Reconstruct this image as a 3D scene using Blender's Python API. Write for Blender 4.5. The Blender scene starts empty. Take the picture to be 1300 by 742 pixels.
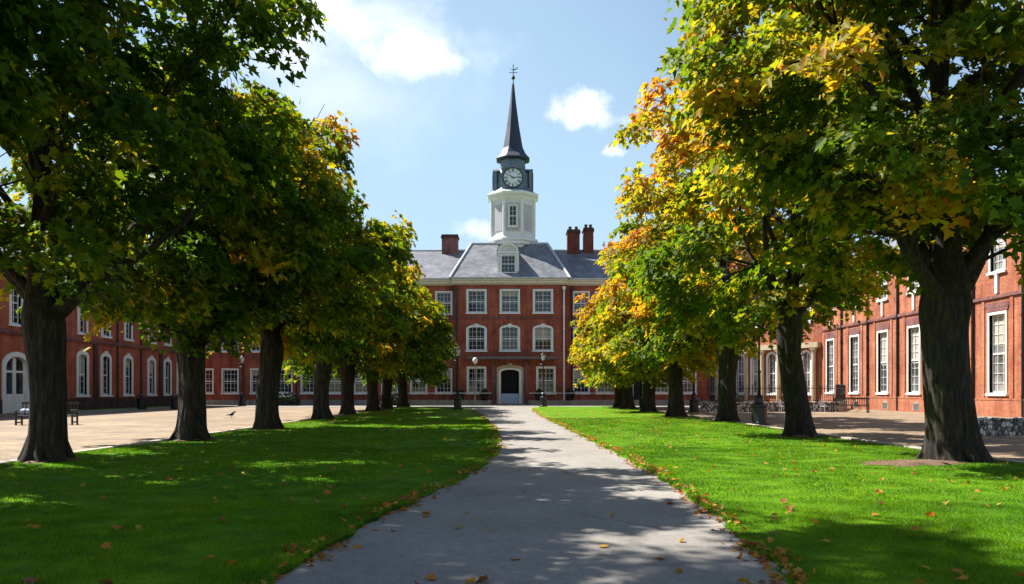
import bpy, bmesh, math, random
import numpy as np
from mathutils import Vector, Matrix, Quaternion

C = bpy.context.scene.collection
scene = bpy.context.scene
R = math.radians
F = 1011.0 / 1300.0            # focal length over picture width

# ------------------------------------------------------------------ camera
cam_data = bpy.data.cameras.new("camera")
cam = bpy.data.objects.new("camera", cam_data)
C.objects.link(cam)
cam.location = (0, 0, 1.6)
cam.rotation_euler = (R(90), 0, 0)
cam_data.sensor_width = 36.0
cam_data.lens = 36.0 * F
cam_data.shift_y = 125.0 / 1300.0
cam_data.clip_start = 0.1
cam_data.clip_end = 3000
scene.camera = cam

# ------------------------------------------------------------------ sun and sky
SUN_AZ, SUN_EL = R(-62), R(52)          # azimuth from +Y, clockwise positive
sdir = Vector((math.sin(SUN_AZ) * math.cos(SUN_EL), math.cos(SUN_AZ) * math.cos(SUN_EL), math.sin(SUN_EL)))
sun_data = bpy.data.lights.new("sun", 'SUN')
sun = bpy.data.objects.new("sun", sun_data)
C.objects.link(sun)
sun.rotation_euler = sdir.to_track_quat('Z', 'Y').to_euler()
sun.location = (-40, 40, 60)
sun_data.energy = 5.0
sun_data.angle = R(0.5)
sun_data.color = (1.0, 0.95, 0.87)

world = bpy.data.worlds.new("World")
scene.world = world
world.use_nodes = True
wn, wl = world.node_tree.nodes, world.node_tree.links
wn.clear()
w_out = wn.new('ShaderNodeOutputWorld')
w_bg = wn.new('ShaderNodeBackground')
w_bg.inputs['Strength'].default_value = 0.060
sky = wn.new('ShaderNodeTexSky')
sky.sky_type = 'NISHITA'
sky.sun_disc = False
sky.sun_elevation = SUN_EL
sky.sun_rotation = SUN_AZ
sky.air_density = 1.0
sky.dust_density = 0.35
sky.ozone_density = 1.6
wl.new(w_bg.outputs[0], w_out.inputs[0])


def wmath(op, a, b=None, clamp=False):
    n = wn.new('ShaderNodeMath')
    n.operation = op
    n.use_clamp = clamp
    for i, v in enumerate((a, b)):
        if v is None:
            continue
        if isinstance(v, (int, float)):
            n.inputs[i].default_value = v
        else:
            wl.new(v, n.inputs[i])
    return n.outputs[0]


w_tc = wn.new('ShaderNodeTexCoord')


def cloud_mask(direction, sx, sz, scale, lo, hi, seed, detail=9, amp=2.6):
    """A cloud or added veil centred on one world direction: an elliptical falloff broken up by noise."""
    d = Vector(direction).normalized()
    right = d.cross(Vector((0, 0, 1))).normalized()
    up = right.cross(d).normalized()
    outs = []
    for axis, s in ((right, sx), (up, sz)):
        n = wn.new('ShaderNodeVectorMath')
        n.operation = 'DOT_PRODUCT'
        wl.new(w_tc.outputs['Generated'], n.inputs[0])
        n.inputs[1].default_value = axis / s
        outs.append(wmath('POWER', wmath('ABSOLUTE', n.outputs['Value']), 2.0))
    n = wn.new('ShaderNodeVectorMath')
    n.operation = 'DOT_PRODUCT'
    wl.new(w_tc.outputs['Generated'], n.inputs[0])
    n.inputs[1].default_value = d
    front = wmath('GREATER_THAN', n.outputs['Value'], 0.3)
    r2 = wmath('ADD', outs[0], outs[1])
    fall = wmath('SUBTRACT', 1.0, wmath('SQRT', r2))
    nz = wn.new('ShaderNodeTexNoise')
    nz.noise_dimensions = '4D'
    nz.inputs['W'].default_value = seed
    nz.inputs['Scale'].default_value = scale
    nz.inputs['Detail'].default_value = detail
    nz.inputs['Roughness'].default_value = 0.58
    wl.new(w_tc.outputs['Generated'], nz.inputs['Vector'])
    v = wmath('ADD', fall, wmath('MULTIPLY', wmath('SUBTRACT', nz.outputs['Fac'], 0.5), amp))
    mr = wn.new('ShaderNodeMapRange')
    mr.interpolation_type = 'SMOOTHSTEP'
    wl.new(v, mr.inputs['Value'])
    mr.inputs['From Min'].default_value = lo
    mr.inputs['From Max'].default_value = hi
    return wmath('MULTIPLY', mr.outputs[0], front)


def pixdir(x, y):
    return ((x - 650) / 1011, 1.0, (496 - y) / 1011)


masks = [
    wmath('MULTIPLY', cloud_mask(pixdir(415, 25), 0.18, 0.085, 9, 0.0, 1.15, 3.1), 0.95),
    wmath('MULTIPLY', cloud_mask(pixdir(505, 66), 0.085, 0.036, 15, 0.05, 0.95, 5.7), 0.95),
    wmath('MULTIPLY', cloud_mask(pixdir(737, 140), 0.048, 0.026, 26, 0.0, 0.8, 1.9), 0.95),
    wmath('MULTIPLY', cloud_mask(pixdir(780, 192), 0.026, 0.013, 30, 0.2, 0.9, 8.2), 0.8),
    wmath('MULTIPLY', cloud_mask(pixdir(610, 292), 0.05, 0.018, 22, 0.1, 1.1, 4.4), 0.6),
    wmath('MULTIPLY', cloud_mask(pixdir(410, 130), 0.17, 0.11, 5, 0.05, 1.4, 2.2), 0.5),
    wmath('MULTIPLY', cloud_mask((0.7, -1, 0.7), 0.5, 0.3, 5, 0.1, 0.9, 6.6), 0.9),
    wmath('MULTIPLY', cloud_mask((-0.9, -0.8, 0.5), 0.5, 0.2, 6, 0.1, 0.9, 7.6), 0.9),
]
tot = masks[0]
for m in masks[1:]:
    tot = wmath('MAXIMUM', tot, m)
# a pale veil added ahead of the camera to brighten the visible sky
w_veil = wn.new('ShaderNodeMix')
w_veil.data_type = 'RGBA'
wl.new(wmath('MULTIPLY', cloud_mask(pixdir(560, 230), 1.0, 0.75, 1.6, -0.1, 0.9, 9.3, 3, 1.2), 0.75), w_veil.inputs['Factor'])
wl.new(sky.outputs[0], w_veil.inputs['A'])
w_veil.inputs['B'].default_value = (4.1, 5.85, 7.3, 1)
w_mix = wn.new('ShaderNodeMix')
w_mix.data_type = 'RGBA'
wl.new(tot, w_mix.inputs['Factor'])
wl.new(w_veil.outputs['Result'], w_mix.inputs['A'])
w_mix.inputs['B'].default_value = (9.0, 9.3, 9.7, 1)
wl.new(w_mix.outputs['Result'], w_bg.inputs['Color'])

scene.render.engine = 'CYCLES'
scene.view_settings.view_transform = 'Standard'
scene.view_settings.look = 'None'
scene.view_settings.exposure = 1.3
scene.view_settings.gamma = 1.0
scene.view_settings.use_curve_mapping = False
scene.cycles.max_bounces = 8
scene.cycles.transparent_max_bounces = 8

# ------------------------------------------------------------------ helpers: materials


class Mat:
    def __init__(self, name):
        self.m = bpy.data.materials.new(name)
        self.m.use_nodes = True
        self.t = self.m.node_tree
        self.n, self.l = self.t.nodes, self.t.links
        self.b = self.n['Principled BSDF']

    def node(self, kind, **kw):
        n = self.n.new(kind)
        for k, v in kw.items():
            if k in n.inputs:
                n.inputs[k].default_value = v
            else:
                setattr(n, k, v)
        return n

    def link(self, a, b):
        self.l.new(a, b)

    def noise(self, vec, scale, detail=4, rough=0.55):
        n = self.node('ShaderNodeTexNoise')
        n.inputs['Scale'].default_value = scale
        n.inputs['Detail'].default_value = detail
        n.inputs['Roughness'].default_value = rough
        if vec is not None:
            self.link(vec, n.inputs['Vector'])
        return n.outputs['Fac']

    def ramp(self, fac, stops, interp='LINEAR'):
        n = self.node('ShaderNodeValToRGB')
        n.color_ramp.interpolation = interp
        e = n.color_ramp.elements
        e[0].position, e[0].color = stops[0][0], (*stops[0][1], 1)
        e[1].position, e[1].color = stops[-1][0], (*stops[-1][1], 1)
        for p, c in stops[1:-1]:
            x = e.new(p)
            x.color = (*c, 1)
        self.link(fac, n.inputs[0])
        return n.outputs[0]

    def mix(self, fac, a, b, blend='MIX'):
        n = self.node('ShaderNodeMix', data_type='RGBA', blend_type=blend)
        for sock, v in ((n.inputs['Factor'], fac), (n.inputs['A'], a), (n.inputs['B'], b)):
            if isinstance(v, (int, float)):
                sock.default_value = v
            elif isinstance(v, tuple):
                sock.default_value = (*v, 1)
            else:
                self.link(v, sock)
        return n.outputs['Result']

    def math(self, op, a, b=None, clamp=False):
        n = self.node('ShaderNodeMath', operation=op, use_clamp=clamp)
        for i, v in enumerate((a, b)):
            if v is None:
                continue
            if isinstance(v, (int, float)):
                n.inputs[i].default_value = v
            else:
                self.link(v, n.inputs[i])
        return n.outputs[0]

    def bump(self, h, strength, dist=0.02):
        n = self.node('ShaderNodeBump')
        n.inputs['Strength'].default_value = strength
        n.inputs['Distance'].default_value = dist
        self.link(h, n.inputs['Height'])
        self.link(n.outputs[0], self.b.inputs['Normal'])

    def coord(self, which):
        return self.node('ShaderNodeTexCoord').outputs[which]

    def pos(self):
        return self.node('ShaderNodeNewGeometry').outputs['Position']

    def map(self, vec, scale):
        n = self.node('ShaderNodeMapping')
        n.inputs['Scale'].default_value = scale
        self.link(vec, n.inputs['Vector'])
        return n.outputs[0]

    def col(self, v):
        if isinstance(v, tuple):
            self.b.inputs['Base Color'].default_value = (*v, 1)
        else:
            self.link(v, self.b.inputs['Base Color'])

    def rough(self, v):
        if isinstance(v, (int, float)):
            self.b.inputs['Roughness'].default_value = v
        else:
            self.link(v, self.b.inputs['Roughness'])


def paint(name, color, rough=0.5, var=0.25, scale=3.0, metallic=0.0, streak=True):
    k = Mat(name)
    p = k.pos()
    if streak:
        p = k.map(p, (1.0, 1.0, 0.25))
    f = k.noise(p, scale, 5, 0.65)
    dark = tuple(c * (1 - var) for c in color)
    k.col(k.ramp(f, [(0.3, dark), (0.6, color)]))
    k.rough(rough)
    k.b.inputs['Metallic'].default_value = metallic
    return k.m


def brick(name, c1, c2, mortar, dark, bump=0.4):
    k = Mat(name)
    uv = k.coord('UV')
    b = k.node('ShaderNodeTexBrick')
    b.inputs['Scale'].default_value = 1.0
    b.inputs['Brick Width'].default_value = 0.23
    b.inputs['Row Height'].default_value = 0.078
    b.inputs['Mortar Size'].default_value = 0.006
    b.inputs['Mortar Smooth'].default_value = 0.2
    b.inputs['Bias'].default_value = -0.1
    b.inputs['Color1'].default_value = (*c1, 1)
    b.inputs['Color2'].default_value = (*c2, 1)
    b.inputs['Mortar'].default_value = (*mortar, 1)
    k.link(uv, b.inputs['Vector'])
    f = k.noise(k.map(uv, (0.9, 0.5, 1)), 0.9, 6, 0.65)
    c = k.mix(k.math('MULTIPLY', k.ramp(f, [(0.40, (0, 0, 0)), (0.68, (1, 1, 1))]), 0.85), b.outputs['Color'], dark)
    g = k.noise(uv, 9.0, 3, 0.6)
    c = k.mix(0.5, c, k.ramp(g, [(0.3, (0.55, 0.55, 0.56)), (0.7, (1.4, 1.36, 1.3))]), 'MULTIPLY')
    pale = k.noise(k.map(uv, (0.5, 0.8, 1)), 1.7, 5, 0.7)
    c = k.mix(k.math('MULTIPLY', k.ramp(pale, [(0.55, (0, 0, 0)), (0.78, (1, 1, 1))]), 0.45), c, mortar)
    band = k.noise(k.map(uv, (0.15, 6.0, 1)), 1.0, 2, 0.6)
    c = k.mix(0.4, c, k.ramp(band, [(0.3, (0.72, 0.72, 0.72)), (0.7, (1.22, 1.2, 1.18))]), 'MULTIPLY')
    # rain streaks with a long vertical stretch
    s = k.noise(k.map(uv, (2.2, 0.12, 1)), 1.3, 4, 0.6)
    c = k.mix(0.45, c, k.ramp(s, [(0.35, (0.5, 0.5, 0.5)), (0.6, (1.2, 1.18, 1.15))]), 'MULTIPLY')
    k.col(c)
    k.rough(0.9)
    k.b.inputs['Specular IOR Level'].default_value = 0.15
    k.bump(b.outputs['Fac'], -bump, 0.01)
    return k.m


m_brick_lit = brick('orange_red_brick', (0.44, 0.155, 0.08), (0.32, 0.10, 0.055), (0.42, 0.27, 0.19), (0.24, 0.07, 0.04))
m_brick = brick('deep_red_brick', (0.40, 0.11, 0.066), (0.29, 0.073, 0.047), (0.30, 0.16, 0.11), (0.16, 0.034, 0.024))
m_brick_left = brick('russet_brick', (0.46, 0.125, 0.065), (0.35, 0.088, 0.05), (0.32, 0.17, 0.12), (0.22, 0.055, 0.034))
m_brick_dark = brick('sooty_brick', (0.11, 0.05, 0.04), (0.07, 0.032, 0.03), (0.14, 0.11, 0.09), (0.045, 0.03, 0.03))
m_brick_stack = brick('smoky_red_brick', (0.22, 0.05, 0.04), (0.15, 0.035, 0.03), (0.2, 0.12, 0.1), (0.07, 0.025, 0.022))
m_brick_chimney = brick('plum_brick', (0.26, 0.10, 0.09), (0.17, 0.07, 0.075), (0.25, 0.2, 0.18), (0.1, 0.05, 0.05))
m_white = paint('white_painted_wood', (0.78, 0.78, 0.75), 0.42, 0.16, 4)
m_cream = paint('cream_painted_cornice', (0.66, 0.6, 0.46), 0.6, 0.2, 3)
m_stone = paint('pale_limestone', (0.52, 0.42, 0.28), 0.85, 0.35, 2.5)
m_stone_grey = paint('weathered_grey_stone', (0.34, 0.31, 0.27), 0.88, 0.4, 2)
m_tower = paint('off_white_tower_paint', (0.72, 0.70, 0.69), 0.55, 0.2, 2.2)
m_tower_panel = paint('grey_lilac_panel_paint', (0.50, 0.48, 0.51), 0.6, 0.2, 2.2)
m_iron = paint('black_painted_iron', (0.013, 0.014, 0.016), 0.4, 0.3, 5)
m_lead = paint('lead_flashing', (0.50, 0.52, 0.55), 0.45, 0.25, 3)
m_spire = paint('blue_black_spire_slate', (0.022, 0.032, 0.07), 0.6, 0.35, 3, 0.0)
m_clock_slate = paint('blue_grey_lead_sheet', (0.14, 0.19, 0.26), 0.5, 0.35, 3)
m_door_blue = paint('pale_blue_door_paint', (0.42, 0.55, 0.68), 0.4, 0.12, 3)
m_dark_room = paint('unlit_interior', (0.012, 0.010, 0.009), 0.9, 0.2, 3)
m_wood = paint('dark_stained_timber', (0.03, 0.022, 0.017), 0.55, 0.4, 6)
m_canopy = paint('lead_grey_canopy', (0.16, 0.13, 0.12), 0.6, 0.3, 3)
m_gold = paint('gilded_metal', (0.25, 0.19, 0.09), 0.35, 0.2, 5, 0.6)
m_globe = paint('milky_lantern_glass', (0.75, 0.76, 0.74), 0.2, 0.08, 4)
m_dial = paint('white_clock_dial', (0.66, 0.72, 0.80), 0.4, 0.06, 2)
m_cushion = paint('pale_blue_grey_cloth', (0.35, 0.4, 0.5), 0.8, 0.2, 5)


def glass(name, c1, c2):
    k = Mat(name)
    p = k.pos()
    f = k.noise(p, 0.55, 3, 0.6)
    k.col(k.ramp(f, [(0.4, c1), (0.62, c2)]))
    k.rough(0.05)
    k.b.inputs['IOR'].default_value = 1.6
    k.bump(k.noise(p, 1.2, 2, 0.4), 0.10, 0.02)
    return k.m


m_glass = glass('old_window_glass', (0.005, 0.007, 0.012), (0.022, 0.03, 0.05))
m_glass_pale = glass('window_glass_with_blinds', (0.05, 0.055, 0.06), (0.26, 0.26, 0.25))


def slate():
    k = Mat('grey_roof_slates')
    uv = k.coord('UV')
    b = k.node('ShaderNodeTexBrick')
    b.inputs['Scale'].default_value = 1.0
    b.inputs['Brick Width'].default_value = 0.5
    b.inputs['Row Height'].default_value = 0.22
    b.inputs['Mortar Size'].default_value = 0.012
    b.inputs['Color1'].default_value = (0.20, 0.21, 0.235, 1)
    b.inputs['Color2'].default_value = (0.12, 0.13, 0.15, 1)
    b.inputs['Mortar'].default_value = (0.06, 0.06, 0.07, 1)
    k.link(uv, b.inputs['Vector'])
    f = k.noise(uv, 0.55, 6, 0.65)
    c = k.mix(0.85, b.outputs['Color'], k.ramp(f, [(0.3, (0.55, 0.55, 0.6)), (0.65, (1.35, 1.3, 1.25))]), 'MULTIPLY')
    k.col(c)
    k.rough(0.5)
    k.bump(b.outputs['Fac'], -0.5, 0.015)
    return k.m


m_slate = slate()


def flint():
    k = Mat('knapped_flint_rubble')
    uv = k.coord('UV')
    v = k.node('ShaderNodeTexVoronoi', feature='F1')
    v.inputs['Scale'].default_value = 8.5
    k.link(k.map(uv, (1.0, 0.75, 1)), v.inputs['Vector'])
    e = k.node('ShaderNodeTexVoronoi', feature='DISTANCE_TO_EDGE')
    e.inputs['Scale'].default_value = 8.5
    k.link(k.map(uv, (1.0, 0.75, 1)), e.inputs['Vector'])
    sep = k.node('ShaderNodeSeparateColor')
    k.link(v.outputs['Color'], sep.inputs[0])
    stone = k.ramp(sep.outputs[0], [(0.0, (0.03, 0.032, 0.036)), (0.35, (0.10, 0.095, 0.09)), (0.55, (0.55, 0.53, 0.5)), (1.0, (0.78, 0.76, 0.72))])
    edge = k.ramp(e.outputs[0], [(0.03, (0, 0, 0)), (0.12, (1, 1, 1))])
    k.col(k.mix(edge, (0.035, 0.032, 0.03), stone))
    k.rough(0.6)
    k.bump(e.outputs[0], 0.8, 0.06)
    return k.m


m_flint = flint()


def bark():
    k = Mat('furrowed_maple_bark')
    p = k.coord('Object')
    st = k.map(p, (4.6, 4.6, 0.7))
    n1 = k.noise(st, 3.0, 8, 0.7)
    n2 = k.noise(p, 1.3, 4, 0.6)
    c = k.ramp(n1, [(0.36, (0.004, 0.003, 0.002)), (0.5, (0.020, 0.0145, 0.010)), (0.64, (0.062, 0.045, 0.030))])
    c = k.mix(k.ramp(n2, [(0.5, (0, 0, 0)), (0.75, (0.5, 0.5, 0.5))]), c, (0.026, 0.026, 0.012))
    k.col(c)
    k.rough(0.92)
    k.bump(n1, 1.0, 0.09)
    return k.m


m_bark = bark()


def leaf(name, fallen=False):
    k = Mat(name)
    at = k.node('ShaderNodeAttribute', attribute_name='autumn')
    f = at.outputs['Fac']
    if not fallen:
        ob = k.node('ShaderNodeAttribute', attribute_name='turning', attribute_type='OBJECT')
        f = k.math('ADD', f, ob.outputs['Fac'], True)
        stops = [(0.0, (0.026, 0.066, 0.006)), (0.28, (0.070, 0.130, 0.009)), (0.45, (0.178, 0.200, 0.012)),
                 (0.60, (0.35, 0.265, 0.016)), (0.80, (0.38, 0.15, 0.016)), (1.0, (0.26, 0.05, 0.012))]
    else:
        stops = [(0.0, (0.22, 0.19, 0.03)), (0.35, (0.42, 0.24, 0.04)), (0.6, (0.40, 0.13, 0.025)), (0.85, (0.20, 0.07, 0.03)), (1.0, (0.5, 0.42, 0.3))]
    c = k.ramp(f, stops)
    k.col(c)
    k.rough(0.55 if not fallen else 0.7)
    k.b.inputs['Specular IOR Level'].default_value = 0.2
    tr = k.node('ShaderNodeBsdfTranslucent')
    tc = k.mix(1.0, c, (2.0, 1.9, 0.7), 'MULTIPLY')
    k.link(tc, tr.inputs['Color'])
    mx = k.node('ShaderNodeMixShader')
    mx.inputs[0].default_value = 0.54 if not fallen else 0.2
    k.link(k.b.outputs[0], mx.inputs[1])
    k.link(tr.outputs[0], mx.inputs[2])
    k.link(mx.outputs[0], k.n['Material Output'].inputs['Surface'])
    return k.m


m_leaf = leaf('maple_leaves')
m_fallen = leaf('fallen_leaf_colours', True)


def shrub_leaf():
    k = Mat('dark_evergreen_leaves')
    n = k.noise(k.pos(), 4, 3)
    k.col(k.ramp(n, [(0.35, (0.012, 0.022, 0.010)), (0.7, (0.03, 0.05, 0.018))]))
    k.rough(0.5)
    return k.m


m_shrub = shrub_leaf()


def lawn(name, blades):
    k = Mat(name)
    p = k.pos()
    big = k.noise(p, 0.35, 5, 0.6)
    mid = k.noise(p, 2.2, 4, 0.6)
    c = k.ramp(big, [(0.3, (0.062, 0.175, 0.003)), (0.52, (0.098, 0.235, 0.003)), (0.68, (0.125, 0.255, 0.004)), (0.85, (0.19, 0.25, 0.012))])
    c = k.mix(0.85, c, k.ramp(mid, [(0.3, (0.62, 0.68, 0.6)), (0.7, (1.35, 1.25, 1.15))]), 'MULTIPLY')
    if blades:
        g = k.node('ShaderNodeNewGeometry')
        c = k.mix(0.75, c, k.ramp(g.outputs['Random Per Island'], [(0.0, (0.38, 0.45, 0.35)), (0.5, (0.95, 0.95, 0.95)), (0.9, (1.5, 1.35, 1.2)), (1.0, (3.0, 1.6, 3.0))]), 'MULTIPLY')
        k.col(c)
        k.rough(0.5)
        k.b.inputs['Specular IOR Level'].default_value = 0.25
        tr = k.node('ShaderNodeBsdfTranslucent')
        k.link(k.mix(1.0, c, (1.5, 1.5, 0.8), 'MULTIPLY'), tr.inputs['Color'])
        mx = k.node('ShaderNodeMixShader')
        mx.inputs[0].default_value = 0.4
        k.link(k.b.outputs[0], mx.inputs[1])
        k.link(tr.outputs[0], mx.inputs[2])
        k.link(mx.outputs[0], k.n['Material Output'].inputs['Surface'])
    else:
        fine = k.noise(p, 38, 3, 0.7)
        c = k.mix(0.7, c, k.ramp(fine, [(0.3, (0.5, 0.55, 0.5)), (0.7, (1.3, 1.25, 1.2))]), 'MULTIPLY')
        k.col(c)
        k.rough(0.8)
        k.b.inputs['Specular IOR Level'].default_value = 0.1
        k.bump(k.noise(p, 26, 4, 0.7), 0.9, 0.05)
    return k.m


m_lawn = lawn('mown_lawn_turf', False)
m_blade = lawn('grass_blades', True)


def asphalt():
    k = Mat('pale_worn_asphalt')
    p = k.pos()
    sp = k.noise(p, 55, 3, 0.75)
    med = k.noise(p, 6, 5, 0.65)
    big = k.noise(p, 0.45, 5, 0.6)
    c = k.ramp(big, [(0.3, (0.185, 0.178, 0.172)), (0.7, (0.275, 0.265, 0.255))])
    c = k.mix(0.8, c, k.ramp(sp, [(0.3, (0.55, 0.55, 0.56)), (0.52, (1.0, 1.0, 1.0)), (0.75, (1.5, 1.48, 1.45))]), 'MULTIPLY')
    c = k.mix(0.6, c, k.ramp(med, [(0.3, (0.75, 0.75, 0.75)), (0.7, (1.15, 1.15, 1.15))]), 'MULTIPLY')
    # hairline cracks, darker patched repairs and old leaf stains
    wv = k.node('ShaderNodeVectorMath', operation='ADD')
    k.link(p, wv.inputs[0])
    wn_ = k.node('ShaderNodeTexNoise')
    wn_.inputs['Scale'].default_value = 1.4
    wn_.inputs['Detail'].default_value = 4
    k.link(p, wn_.inputs['Vector'])
    k.link(wn_.outputs['Color'], wv.inputs[1])
    vo = k.node('ShaderNodeTexVoronoi', feature='DISTANCE_TO_EDGE')
    vo.inputs['Scale'].default_value = 0.42
    k.link(wv.outputs[0], vo.inputs['Vector'])
    gate = k.noise(p, 0.3, 2, 0.5)
    crack = k.math('MULTIPLY', k.ramp(vo.outputs[0], [(0.0, (1, 1, 1)), (0.012, (0, 0, 0))]), k.ramp(gate, [(0.48, (0, 0, 0)), (0.6, (1, 1, 1))]))
    c = k.mix(k.math('MULTIPLY', crack, 0.7), c, (0.05, 0.048, 0.045))
    st_ = k.noise(k.map(p, (1.0, 0.5, 1)), 1.1, 6, 0.7)
    c = k.mix(k.ramp(st_, [(0.56, (0, 0, 0)), (0.72, (0.45, 0.45, 0.45))]), c, (0.10, 0.088, 0.075))
    c = k.mix(1.0, c, (1.05, 1.0, 0.92), 'MULTIPLY')
    k.col(c)
    k.rough(0.85)
    k.bump(sp, 0.5, 0.012)
    return k.m


m_path = asphalt()


def paving():
    k = Mat('buff_brick_paving')
    p = k.pos()
    b = k.node('ShaderNodeTexBrick')
    b.inputs['Scale'].default_value = 1.0
    b.inputs['Brick Width'].default_value = 0.62
    b.inputs['Row Height'].default_value = 0.31
    b.inputs['Mortar Size'].default_value = 0.02
    b.inputs['Color1'].default_value = (0.29, 0.215, 0.135, 1)
    b.inputs['Color2'].default_value = (0.21, 0.15, 0.094, 1)
    b.inputs['Mortar'].default_value = (0.12, 0.092, 0.062, 1)
    k.link(p, b.inputs['Vector'])
    big = k.noise(p, 0.22, 6, 0.65)
    c = k.mix(0.8, b.outputs['Color'], k.ramp(big, [(0.3, (0.62, 0.6, 0.6)), (0.7, (1.3, 1.25, 1.18))]), 'MULTIPLY')
    g = k.noise(p, 14, 4, 0.7)
    c = k.mix(0.8, c, k.ramp(g, [(0.3, (0.55, 0.55, 0.56)), (0.7, (1.35, 1.33, 1.3))]), 'MULTIPLY')
    wide = k.noise(p, 1.1, 6, 0.7)
    c = k.mix(0.8, c, k.ramp(wide, [(0.32, (0.55, 0.54, 0.55)), (0.5, (1.0, 1.0, 1.0)), (0.7, (1.3, 1.28, 1.2))]), 'MULTIPLY')
    k.col(c)
    k.rough(0.85)
    k.bump(b.outputs['Fac'], -0.7, 0.02)
    return k.m


m_paving = paving()


def earth():
    k = Mat('bare_earth_and_bark_mulch')
    p = k.pos()
    n1 = k.noise(p, 22, 5, 0.75)
    k.col(k.ramp(n1, [(0.3, (0.06, 0.035, 0.02)), (0.5, (0.17, 0.10, 0.06)), (0.7, (0.28, 0.17, 0.10))]))
    k.rough(0.95)
    k.bump(n1, 1.0, 0.05)
    return k.m


m_earth = earth()
m_kerb = paint('pale_kerb_stone', (0.42, 0.37, 0.31), 0.85, 0.35, 4, 0, False)

# ------------------------------------------------------------------ helpers: meshes


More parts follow.
